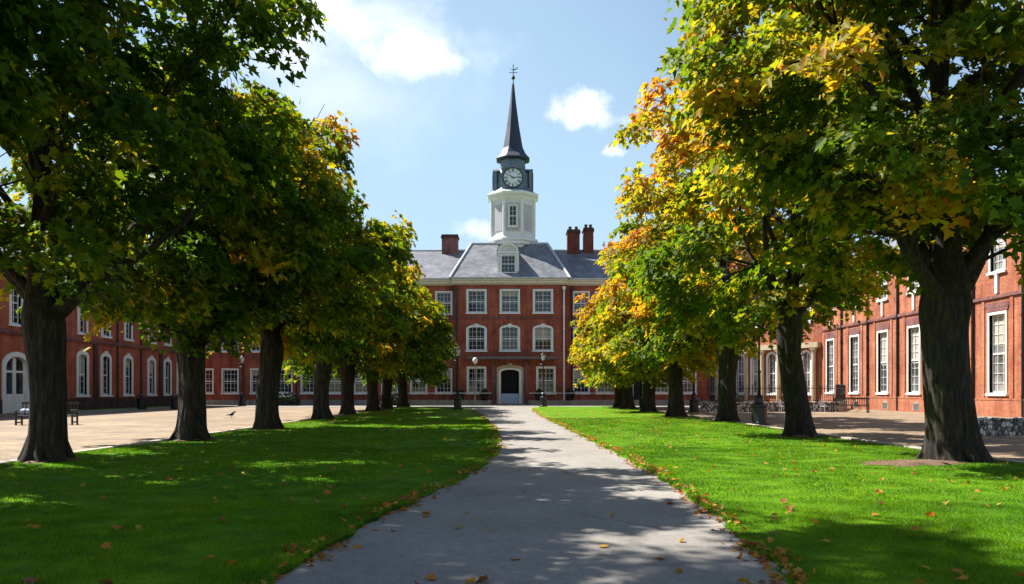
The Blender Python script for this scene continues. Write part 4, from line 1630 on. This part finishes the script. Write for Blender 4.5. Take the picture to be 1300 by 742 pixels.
NEAR = dict(boughs=140, sprays=8, leaves=42, size=0.185)
MID = dict(boughs=106, sprays=8, leaves=34, size=0.21)
FARL = dict(boughs=105, sprays=7, leaves=27, size=0.28, lobed=False, twigs=False)
tree(-10.35, 17.7, 15.5, 6.1, 3.6, 11, 0.37, 'nearest left maple with a thick trunk in front of the black bench', peak=0.48, low=0.5, turning=0.03, fork=3.1,
     limbs=[(3.2, R(-8), R(24), 5.0), (5.2, R(-35), R(48), 6.5), (3.4, R(172), R(35), 5.0)], **NEAR)
tree(-10.2, 25.3, 11.2, 5.2, 3.3, 12, 0.39, 'second left maple, its trunk forking low above the beige paving', peak=0.42, low=0.45, turning=0.09, fork=3.0,
     limbs=[(3.0, R(10), R(30), 4.5), (3.0, R(200), R(35), 4.0)], **MID)
tree(-9.75, 31.8, 13.2, 5.3, 3.2, 13, 0.41, 'third left maple, trunk just right of the magpie on the paving', peak=0.40, low=0.45, turning=0.12, **MID)
tree(-10.4, 43.5, 12.4, 5.3, 3.0, 14, 0.43, 'fourth left maple, with yellow-green leaves low beside its trunk', peak=0.40, low=0.55, turning=0.12, **FARL)
tree(-10.7, 52.0, 11.8, 5.4, 2.9, 15, 0.41, 'fifth left maple, standing close behind the fourth trunk', peak=0.40, low=0.6, turning=0.09, **FARL)
tree(-10.4, 59.7, 11.6, 5.6, 2.8, 16, 0.40, 'sixth left maple, first of the far pair of brown trunks', peak=0.40, low=0.8, turning=0.07, **FARL)
tree(-10.4, 66.0, 11.2, 5.5, 2.7, 17, 0.42, 'seventh left maple, second of the far pair of brown trunks', peak=0.40, low=0.8, turning=0.05, **FARL)
tree(-10.4, 76.0, 10.2, 5.2, 2.4, 18, 0.44, 'farthest left maple, nearest to the main building', peak=0.40, low=0.85, turning=0.04, **FARL)
tree(9.8, 17.6, 16.0, 6.0, 4.4, 21, 0.49, 'nearest right maple with a massive leaning trunk and orange leaves', lean=(-0.36, 0.0), peak=0.48, low=0.5, turning=0.19, fork=3.5, push=(0.5, 0),
     limbs=[(3.35, R(168), R(50), 4.2), (3.45, R(8), R(38), 5.0), (3.7, R(70), R(60), 6)], **dict(NEAR, boughs=175))
tree(9.9, 27.4, 14.8, 5.7, 3.9, 22, 0.40, 'second right maple, slender dark trunk before the iron railing', peak=0.44, low=0.6, turning=0.22, lean=(-0.25, 0), fork=3.7, **MID)
tree(10.7, 39.5, 15.2, 5.9, 3.6, 23, 0.44, 'third right maple, trunk next to the pedestal lamp post', peak=0.42, low=0.65, turning=0.25, push=(-0.3, 0), **MID)
tree(9.8, 47.6, 12.8, 5.4, 3.0, 24, 0.44, 'fourth right maple, yellowing crown above a trunk left of the flint wall', peak=0.42, low=0.75, turning=0.27, **FARL)
tree(9.9, 57.8, 11.4, 5.2, 2.2, 25, 0.42, 'fifth right maple with a golden crown hanging low toward the path', peak=0.40, low=0.85, turning=0.3, **FARL)
tree(10.0, 68.6, 10.6, 4.6, 2.2, 26, 0.44, 'sixth right maple with a pale trunk before the far wing', peak=0.40, low=0.85, turning=0.3, **FARL)
tree(10.1, 74.4, 10.0, 4.5, 2.3, 27, 0.44, 'farthest right maple, closest to the main building', peak=0.40, low=0.85, turning=0.26, **FARL)
tree(-10.6, 10.8, 21.0, 6.0, 4.6, 31, 0.46, 'maple at the left edge of the view whose shade covers the near path', peak=0.58, low=0.3, turning=0.02, **dict(NEAR, boughs=190, leaves=48, size=0.16))

# bare mulch beside the nearest right tree
b = MB()
nn = 30
ring = [(8.75 + (1.05 + 0.35 * math.sin(k * 1.7) + 0.2 * math.sin(k * 4.3)) * math.cos(6.2832 * k / nn), 16.9 + (0.6 + 0.2 * math.sin(k * 2.3)) * math.sin(6.2832 * k / nn), 0.03) for k in range(nn)]
inner = [(8.75 + 0.6 * (p[0] - 8.75), 16.9 + 0.6 * (p[1] - 16.9), 0.10) for p in ring]
b.add(ring + inner, [(k, (k + 1) % nn, nn + (k + 1) % nn, nn + k) for k in range(nn)] + [tuple(nn + k for k in range(nn))])
tag(b.build('mulch', m_earth, None, True), kind='stuff', label='brown leaf mulch spread on the lawn beside the nearest right maple', cat='mulch')

# ------------------------------------------------------------------ grass and fallen leaves
rng = np.random.default_rng(77)


def lawn_z(x, y):
    return 0.040 + 0.02 * np.sin(x * 0.9 + y * 0.31) + 0.015 * np.sin(y * 0.8 - x * 0.4)


def on_lawn(x, y, m=0.03):
    return ((x < path_left(y) - m) & (x > -LAWN_X + 0.03)) | ((x > path_right(y) + m) & (x < LAWN_X - 0.03))


def blades(n, y0, y1, h, w):
    y = np.sqrt(rng.uniform(y0 ** 2, y1 ** 2, n))
    x = rng.uniform(-1, 1, n) * np.minimum(0.78 * y + 1.5, LAWN_X)
    ok = on_lawn(x, y, -0.02)
    x, y = x[ok], y[ok]
    m = len(x)
    tuft = 0.75 + 0.35 * np.sin(x * 3.1 + np.sin(y * 2.3) * 2) * np.sin(y * 2.7 + x)
    hh = h * rng.uniform(0.55, 1.3, m) * tuft
    a = rng.uniform(0, 6.2832, m)
    ww = w * rng.uniform(0.7, 1.3, m)
    lx, ly = rng.normal(0, 0.45, m) * hh, rng.normal(0, 0.45, m) * hh
    z = lawn_z(x, y) - 0.008
    V = np.empty((m, 3, 3))
    V[:, 0] = np.stack([x - np.cos(a) * ww, y - np.sin(a) * ww, z], 1)
    V[:, 1] = np.stack([x + np.cos(a) * ww, y + np.sin(a) * ww, z], 1)
    V[:, 2] = np.stack([x + lx, y + ly, z + hh], 1)
    return V.reshape(-1, 3)


V = np.concatenate([blades(420000, 4.0, 11.0, 0.058, 0.0042), blades(330000, 11.0, 22.0, 0.05, 0.009), blades(230000, 22.0, 45.0, 0.05, 0.018)])
tag(np_mesh('grass', V, np.arange(len(V)), np.full(len(V) // 3, 3), m_blade), kind='stuff', label='short bright green grass blades of both lawns', cat='grass')


def scatter_leaves(x, y, on_grass, size, name=None):
    m = len(x)
    z = np.where(on_grass, lawn_z(x, y) + 0.045, 0.022)
    pos = np.stack([x, y, z], 1)
    nrm = np.stack([rng.normal(0, 0.38, m), rng.normal(0, 0.38, m), np.ones(m)], 1)
    a = rng.uniform(0, 6.2832, m)
    tip = np.stack([np.cos(a), np.sin(a), np.zeros(m)], 1)
    return leaf_mesh(name, pos, nrm, tip, size, rng.beta(1.6, 1.3, m) * 0.93, LEAF_LOBED, m_fallen, None, rng)


# litter gathered along the path edges
n = 5800
y = np.abs(5 + 62 * rng.uniform(0, 1, n) ** 1.7)
side = rng.random(n) < 0.63
off = np.abs(rng.normal(0, 0.12, n)) * np.where(rng.random(n) < 0.5, -0.7, 1.0)
clump = 0.5 + 0.5 * np.sin(y * 1.9) * np.sin(y * 0.63 + 2)
keep = rng.random(n) < 0.12 + 0.88 * clump ** 2
x = np.where(side, path_right(y) + off, path_left(y) - off)
x, y, side = x[keep], y[keep], side[keep]
g1 = on_lawn(x, y, 0.0)
# sparse leaves further onto lawn and path
n = 2600
y2 = np.sqrt(rng.uniform(12 ** 2, 62 ** 2, n))
x2 = rng.uniform(-10.5, 10.5, n)
keep = on_lawn(x2, y2, 0.1) | (rng.random(n) < 0.12)
x2, y2 = x2[keep], y2[keep]
g2 = on_lawn(x2, y2, 0.0)
X, Y, G = np.concatenate([x, x2]), np.concatenate([y, y2]), np.concatenate([g1, g2])
o = scatter_leaves(X, Y, G, rng.uniform(0.04, 0.085, len(X)), 'fallen_leaves')
tag(o, kind='stuff', label='litter of yellow and brown leaves along the path edges and over the lawns', cat='leaves')

# the larger single leaves one can make out near the camera
n_single = 0
tries = 0
LEAF_COLOURS = {'yellow': (0.1, 0.33), 'orange': (0.45, 0.62), 'brown': (0.78, 0.88), 'pale': (0.97, 1.0)}
while n_single < 110 and tries < 4000:
    tries += 1
    y = float(6.4 + 9.5 * rng.uniform(0, 1) ** 1.2)
    x = float(rng.uniform(-0.64, 0.64) * y)
    lawn_ok = bool(on_lawn(np.array([x]), np.array([y]), 0.12)[0])
    path_ok = float(path_left(y)) + 0.15 < x < float(path_right(y)) - 0.15
    if not lawn_ok and not path_ok:
        continue
    if path_ok and rng.random() < 0.45:
        continue
    cname = ['yellow', 'orange', 'brown', 'pale'][int(rng.choice(4, p=[0.30, 0.40, 0.27, 0.03]))]
    lo, hi = LEAF_COLOURS[cname]
    nrm = np.array([[rng.normal(0, 0.3), rng.normal(0, 0.3), 1.0]])
    a = rng.uniform(0, 6.28)
    o = leaf_mesh('fallen_leaf', np.zeros((1, 3)), nrm, np.array([[math.cos(a), math.sin(a), 0.0]]), np.array([rng.uniform(0.08, 0.13)]), np.array([rng.uniform(lo, hi)]), LEAF_LOBED, m_fallen, None, rng)
    o.location = (x, y, float(lawn_z(np.array(x), np.array(y))) + 0.05 if lawn_ok else 0.028)
    where = 'the asphalt path near the camera' if path_ok else ('the right lawn near the camera' if x > 0 else 'the left lawn near the camera')
    adj = {'yellow': 'yellow', 'orange': 'orange', 'brown': 'dark brown', 'pale': 'bleached pale'}[cname]
    tag(o, '%s fallen maple leaf lying on %s' % (adj, where), 'leaf', '%s maple leaves on %s' % (adj, where))
    n_single += 1

# ------------------------------------------------------------------ street furniture


def lamp_post(loc, label, h=5.2, pale=False):
    t = thing('lamp_post', loc, label, 'lamp post', 0, 'lamp posts around the lawns')
    mat = m_stone_grey if pale else m_iron
    b = MB()
    if pale:
        b.lathe([(0.16, 0), (0.16, 0.3), (0.1, 0.4), (0.08, 0.9)], 12)
    else:
        b.lathe([(0.42, 0), (0.42, 0.12), (0.34, 0.16), (0.34, 0.8), (0.39, 0.86), (0.39, 0.95), (0.22, 1.02), (0.17, 1.25), (0.2, 1.3), (0.12, 1.4)], 8, (0, 0, 0), ph)
    b.build('base', mat, t)
    b = MB()
    z0 = 0.9 if pale else 1.4
    b.lathe([(0.075, z0), (0.07, 2.4), (0.09, 2.44), (0.09, 2.5), (0.055, 2.55), (0.045, h - 0.9), (0.08, h - 0.85), (0.1, h - 0.8)], 12)
    if not pale:
        b.tube([(-0.35, 0, h - 1.15), (0.35, 0, h - 1.15)], 0.025, 6)
    b.build('pole', mat, t, True)
    if pale:
        b = MB()
        b.lathe([(0.06, h - 0.8), (0.2, h - 0.68), (0.27, h - 0.5), (0.27, h - 0.36), (0.2, h - 0.18), (0.05, h - 0.1)], 16)
        b.build('globe', m_globe, t, True)
    else:
        b = MB()
        b.lathe([(0.12, h - 0.78), (0.23, h - 0.25)], 6)
        b.build('lantern_glass', m_globe, t)
        b = MB()
        b.lathe([(0.14, h - 0.8), (0.14, h - 0.775)], 6)
        for k in range(6):
            a = 6.2832 * k / 6
            b.tube([(0.125 * math.cos(a), 0.125 * math.sin(a), h - 0.79), (0.24 * math.cos(a), 0.24 * math.sin(a), h - 0.24)], 0.014, 5)
        b.lathe([(0.28, h - 0.25), (0.26, h - 0.2), (0.1, h - 0.05), (0.05, h), (0.02, h + 0.12)], 6)
        b.build('lantern_frame', m_iron, t)
    return t


lamp_post((-4.6, 67.5, 0), 'black lantern post on the lawn tip left of the path end', 5.3)
lamp_post((3.05, 77.6, 0), 'black lantern post right of the entrance path, before the door', 5.3)
lamp_post((-3.9, 84.2, 0), 'thin pale lamp post with a white globe left of the entrance door', 5.2, True)
lamp_post((11.45, 36.9, 0), 'black pedestal lamp post between the second and third right maples', 5.4)
lamp_post((13.3, 58.2, 0), 'black lantern post at the left end of the railed flint wall', 4.6)
lamp_post((26.4, 72.5, 0), 'black lantern post close to the sunlit brick facade', 5.0)
lamp_post((-27.8, 82.0, 0), 'black lantern post in the far left corner of the square', 5.2)


def bench(loc, rz, label, cushion=False):
    t = thing('park_bench', loc, label, 'bench', rz, 'benches on the paving')
    w = 2.5
    b = MB()
    for k in range(5):
        b.box(-w / 2, w / 2, -0.30 + k * 0.105, -0.215 + k * 0.105, 0.43, 0.46)
    b.build('seat', m_wood, t, bevel=0.006)
    b = MB()
    b.box(-w / 2, w / 2, 0.27, 0.31, 0.5, 0.58)
    b.box(-w / 2, w / 2, 0.33, 0.37, 0.96, 1.06)
    for k in range(17):
        x = -w / 2 + 0.06 + (w - 0.12) * k / 16
        b.add([(x - 0.025, 0.275, 0.58), (x + 0.025, 0.275, 0.58), (x + 0.025, 0.335, 0.96), (x - 0.025, 0.335, 0.96), (x - 0.025, 0.30, 0.58), (x + 0.025, 0.30, 0.58), (x + 0.025, 0.36, 0.96), (x - 0.025, 0.36, 0.96)],
              [(0, 1, 2, 3), (7, 6, 5, 4), (0, 3, 7, 4), (1, 5, 6, 2)])
    b.build('backrest', m_wood, t)
    for s in (-1, 1):
        x = s * (w / 2 - 0.04)
        b = MB()
        b.box(x - 0.035, x + 0.035, -0.34, -0.27, 0, 0.66)
        b.box(x - 0.035, x + 0.035, 0.24, 0.31, 0, 0.5)
        b.box(x - 0.03, x + 0.03, -0.27, 0.24, 0.36, 0.428)
        b.box(x - 0.03, x + 0.03, -0.27, 0.24, 0.1, 0.16)
        b.build('leg', m_wood, t)
        b = MB()
        b.box(x - 0.05, x + 0.05, -0.38, 0.33, 0.662, 0.71)
        b.build('armrest', m_wood, t, bevel=0.01)
    return t


bench((-21.6, 37.0, 0), R(8), 'black slatted timber bench behind the nearest left maple trunk')
bench((24.4, 57.5, 0), R(-35), 'dark timber bench beside the railed flint wall')
t = thing('rolled_blanket', (-22.3, 36.95, 0.46), 'pale blue grey blanket left on the black bench', 'blanket', R(8))
b = MB()
b.lathe([(0.02, -0.45), (0.12, -0.43), (0.15, -0.38), (0.14, 0), (0.155, 0.36), (0.12, 0.43), (0.02, 0.45)], 14)
o = b.build('roll', m_cushion, t, True)
o.rotation_euler = (0, R(90), 0)
o.location = (0, -0.02, 0.15)
b = MB()
for z in (-0.22, 0.22):
    b.lathe([(0.162, z - 0.015), (0.162, z + 0.015)], 14)
o = b.build('strap', m_wood, t, True)
o.rotation_euler = (0, R(90), 0)
o.location = (0, -0.02, 0.15)


def litter_bin(loc, label, rz=0):
    t = thing('litter_bin', loc, label, 'bin', rz, 'litter bins')
    b = MB()
    b.lathe([(0.34, 0), (0.36, 0.06), (0.34, 0.1), (0.37, 0.85), (0.4, 0.9)], 16)
    for k in range(16):
        a = 6.2832 * k / 16
        b.tube([(0.355 * math.cos(a), 0.355 * math.sin(a), 0.1), (0.385 * math.cos(a), 0.385 * math.sin(a), 0.86)], 0.016, 5)
    b.build('body', m_iron, t)
    b = MB()
    for k in range(4):
        a = 6.2832 * k / 4 + 0.78
        b.tube([(0.36 * math.cos(a), 0.36 * math.sin(a), 0.88), (0.36 * math.cos(a), 0.36 * math.sin(a), 1.12)], 0.03, 6)
    b.lathe([(0.42, 1.1), (0.42, 1.15), (0.3, 1.25), (0.08, 1.31)], 16)
    b.build('hood', m_iron, t)
    return t


litter_bin((-31.0, 66.7, 0), 'black hooded litter bin before the middle of the shaded left building')
litter_bin((-28.4, 67.2, 0), 'black hooded litter bin just left of the second left maple trunk')
litter_bin((12.2, 74.0, 0), 'black hooded litter bin near the farthest right maple')
litter_bin((27.4, 67.0, 0), 'black hooded litter bin at the end of the iron railing by the sunlit facade')


def planter(loc, label, seed):
    t = thing('planter', loc, label, 'planter', 0, 'clipped shrubs in urns before the entrance')
    b = MB()
    b.lathe([(0.3, 0), (0.3, 0.08), (0.16, 0.14), (0.14, 0.24), (0.34, 0.4), (0.44, 0.62), (0.48, 0.66), (0.48, 0.72), (0.42, 0.72)], 16)
    b.build('urn', m_iron, t, False)
    r = np.random.default_rng(seed)
    n = 2400
    d = r.normal(0, 1, (n, 3))
    d /= np.linalg.norm(d, axis=1, keepdims=True)
    rad = 0.52 * r.uniform(0.3, 1, n)[:, None] ** 0.4 * (1 + 0.15 * np.sin(5 * d[:, :1] + seed))
    pos = d * rad * np.array([1, 1, 1.15]) + np.array([0, 0, 1.15])
    leaf_mesh('foliage', pos, d + r.normal(0, 0.5, (n, 3)), r.normal(0, 1, (n, 3)), r.uniform(0.07, 0.13, n), np.zeros(n), LEAF_SIMPLE, m_shrub, t, r)
    return t


planter((-2.95, 85.9, 0.02), 'dark clipped shrub in an urn left of the entrance door', 1)
planter((2.9, 85.6, 0.02), 'dark clipped shrub in an urn just right of the entrance door', 2)
planter((6.2, 85.8, 0.02), 'dark clipped shrub in an urn below the white downpipe', 3)
planter((-5.7, 85.8, 0.02), 'dark clipped shrub in an urn at the left corner of the central block', 4)


def shrub(loc, sx, sy, sz, seed, label):
    t = thing('shrub', loc, label, 'shrub', 0)
    r = np.random.default_rng(seed)
    n = 5200
    d = r.normal(0, 1, (n, 3))
    d[:, 2] = np.abs(d[:, 2])
    d /= np.linalg.norm(d, axis=1, keepdims=True)
    rad = r.uniform(0.2, 1, n)[:, None] ** 0.4 * (1 + 0.16 * np.sin(4 * d[:, :1] + seed) + 0.12 * np.sin(7 * d[:, 1:2]))
    pos = d * rad * np.array([sx, sy, sz])
    pos[:, 2] += 0.05
    leaf_mesh('foliage', pos, d + r.normal(0, 0.5, (n, 3)), r.normal(0, 1, (n, 3)), r.uniform(0.10, 0.17, n), np.zeros(n), LEAF_SIMPLE, m_shrub, t, r)
    b = MB()
    for k in range(9):
        a = k * 0.7
        b.tube([(0.1 * math.cos(a), 0.1 * math.sin(a), -0.02), (sx * 0.35 * math.cos(a), sy * 0.35 * math.sin(a), sz * 0.45), (sx * 0.6 * math.cos(a), sy * 0.6 * math.sin(a), sz * 0.72)], [0.03, 0.02, 0.008], 5)
    b.build('stems', m_bark, t)


shrub((-23.8, 83.0, 0), 1.5, 0.9, 1.35, 5, 'low dark shrub at the foot of the far left wing')
shrub((-12.6, 83.5, 0), 1.3, 0.8, 1.1, 6, 'low dark shrub below the far windows, left of the entrance')
shrub((18.0, 66.0, 0), 1.3, 1.0, 1.3, 7, 'dark rounded shrub behind the railed flint wall')


def low_rail(x0, x1, label):
    t = thing('low_railing', (0, 84.9, 0), label, 'railing', 0, 'low railings along the main facade')
    b = MB()
    b.box(x0, x1, -0.16, 0.16, 0, 0.42)
    b.box(x0 - 0.03, x1 + 0.03, -0.2, 0.2, 0.422, 0.52)
    b.build('kerb_wall', m_stone_grey, t)
    b = MB()
    b.box(x0, x1, -0.035, 0.035, 1.28, 1.36)
    b.build('top_rail', m_lead, t)
    n = max(2, int((x1 - x0) / 1.2))
    b = MB()
    for k in range(n + 1):
        x = x0 + 0.05 + (x1 - x0 - 0.1) * k / n
        b.tube([(x, 0, 0.52), (x, 0, 1.28)], 0.025, 6)
    b.build('baluster', m_iron, t)


low_rail(-13.4, -2.2, 'low stone kerb with a pale top rail left of the entrance door')
low_rail(1.8, 12.4, 'low stone kerb with a pale top rail right of the entrance door')


def flint_wall(p, q, label, h=0.72, rail=True):
    p, q = Vector(p), Vector(q)
    L = (q - p).length
    rz = math.atan2(q.y - p.y, q.x - p.x)
    t = thing('flint_wall', (p.x, p.y, 0), label, 'wall', rz)
    b = MB()
    n = int(L / 0.4)
    rnd = random.Random(int(L * 100))
    b.box(0, L, -0.16, 0.16, -0.02, h - 0.1)
    # individual cobbles standing proud of the faces
    b.build('wall', m_flint, t)
    b = MB()
    k = 0.0
    while k < L - 0.05:
        e = min(L, k + 0.2 + rnd.uniform(-0.04, 0.06))
        b.box(k + 0.008, e - 0.008, -0.2, 0.2, h - 0.098, h + rnd.uniform(-0.02, 0.03))
        k = e
    b.build('coping', m_flint, t, bevel=0.02)
    if rail:
        r = thing('iron_railing', (p.x, p.y, h + 0.02), label.replace('flint wall with railing', 'black iron railing on the flint wall'), 'railing', rz)
        b = MB()
        b.box(0.05, L - 0.05, -0.02, 0.02, 0.1, 0.14)
        b.box(0.05, L - 0.05, -0.02, 0.02, 1.0, 1.04)
        b.build('rail', m_iron, r)
        b = MB()
        nb = int(L / 0.16)
        for i in range(nb + 1):
            x = 0.06 + (L - 0.12) * i / nb
            hh = 1.2 if i % 8 else 1.3
            w = 0.011 if i % 8 else 0.03
            b.box(x - w, x + w, -w, w, 0.0, hh)
            b.add([(x - w * 1.6, 0, hh), (x, -w * 1.6, hh), (x + w * 1.6, 0, hh), (x, w * 1.6, hh), (x, 0, hh + 0.09)], [(0, 1, 4), (1, 2, 4), (2, 3, 4), (3, 0, 4)])
        b.build('bars', m_iron, r)


flint_wall((14.2, 60.0), (24.4, 60.0), 'flint wall with railing, facing the lawn behind the third right maple')
flint_wall((24.45, 60.05), (29.5, 70.5), 'flint wall with railing, running back to the sunlit facade')
flint_wall((15.6, 28.4), (25.5, 28.4), 'low flint wall without railing right of the nearest right maple', 0.62, False)



def cafe_chair(loc, rz, label):
    t = thing('metal_chair', loc, label, 'chair', rz, 'metal chairs by the flint wall')
    b = MB()
    for k in range(6):
        b.box(-0.21, 0.21, -0.2 + k * 0.07, -0.15 + k * 0.07, 0.44, 0.455)
    b.box(-0.22, -0.2, -0.21, 0.22, 0.42, 0.439)
    b.box(0.2, 0.22, -0.21, 0.22, 0.42, 0.439)
    b.build('seat', m_lead, t)
    b = MB()
    b.tube([(-0.21, 0.22, 0.44), (-0.21, 0.27, 0.84), (-0.15, 0.28, 0.9), (0.15, 0.28, 0.9), (0.21, 0.27, 0.84), (0.21, 0.22, 0.44)], 0.014, 6)
    for x in (-0.1, 0, 0.1):
        b.tube([(x, 0.225, 0.455), (x, 0.28, 0.9)], 0.011, 5)
    b.build('backrest', m_lead, t)
    for sx in (-1, 1):
        for sy in (-1, 1):
            b = MB()
            b.tube([(sx * 0.2, sy * 0.19, 0.43), (sx * 0.23, sy * 0.25, 0.0)], 0.014, 6)
            b.build('leg', m_lead, t)


def cafe_table(loc, label):
    t = thing('metal_table', loc, label, 'table', 0, 'round metal tables by the flint wall')
    b = MB()
    b.lathe([(0.36, 0.71), (0.38, 0.715), (0.38, 0.735), (0.36, 0.74)], 24)
    b.build('table_top', m_lead, t)
    b = MB()
    b.lathe([(0.03, 0.08), (0.025, 0.71)], 10)
    for k in range(3):
        a = k * 2.0944
        b.tube([(0, 0, 0.14), (0.2 * math.cos(a), 0.2 * math.sin(a), 0.08), (0.32 * math.cos(a), 0.32 * math.sin(a), 0.015)], 0.018, 6)
    b.build('pedestal', m_iron, t)


cafe_table((17.3, 58.4, 0), 'round grey metal table by the flint wall, left of the pedestal lamp post')
cafe_table((20.6, 58.3, 0), 'round grey metal table by the flint wall, behind the second right maple')
for (x, y, a, l) in ((16.6, 58.5, 80, 'grey metal chair left of the left round table'), (18.0, 58.3, -95, 'grey metal chair right of the left round table'), (17.3, 57.6, 170, 'grey metal chair in front of the left round table'),
                     (19.9, 58.4, 95, 'grey metal chair left of the right round table'), (21.3, 58.2, -80, 'grey metal chair right of the right round table'), (20.8, 57.5, 190, 'grey metal chair in front of the right round table'),
                     (23.0, 58.6, 20, 'grey metal chair alone near the corner of the flint wall')):
    cafe_chair((x, y, 0), R(a), l)

# magpie on the paving: one continuous body mesh, beak to tail, with its legs
t = thing('magpie', (-16.2, 46.0, 0.0), 'black and white magpie standing on the beige paving', 'bird', R(35))
m_bird = Mat('magpie_plumage')
po = m_bird.coord('Object')
sx_ = m_bird.node('ShaderNodeSeparateXYZ')
m_bird.link(po, sx_.inputs[0])
fz = m_bird.math('ADD', sx_.outputs['Z'], m_bird.math('MULTIPLY', sx_.outputs['X'], 0.15))
m_bird.col(m_bird.ramp(fz, [(0.15, (0.75, 0.74, 0.72)), (0.165, (0.012, 0.013, 0.018))]))
m_bird.rough(0.5)
b = MB()
path = [(0.27, 0, 0.335), (0.235, 0, 0.345), (0.205, 0, 0.355), (0.165, 0, 0.36), (0.12, 0, 0.335), (0.07, 0, 0.275), (0.0, 0, 0.225), (-0.08, 0, 0.205), (-0.15, 0, 0.20), (-0.24, 0, 0.195), (-0.42, 0, 0.19)]
b.tube(path, [0.003, 0.014, 0.042, 0.052, 0.052, 0.085, 0.11, 0.09, 0.05, 0.03, 0.018], 14)
for s in (-0.035, 0.035):
    b.tube([(0.01, s, 0.16), (0.0, s, 0.08), (0.01, s, 0.012)], [0.02, 0.009, 0.008], 6)
    for q in (-0.03, 0, 0.03):
        b.tube([(0.01, s, 0.012), (0.055, s + q, 0.006)], [0.007, 0.004], 5)
b.build('body', m_bird.m, t, True)
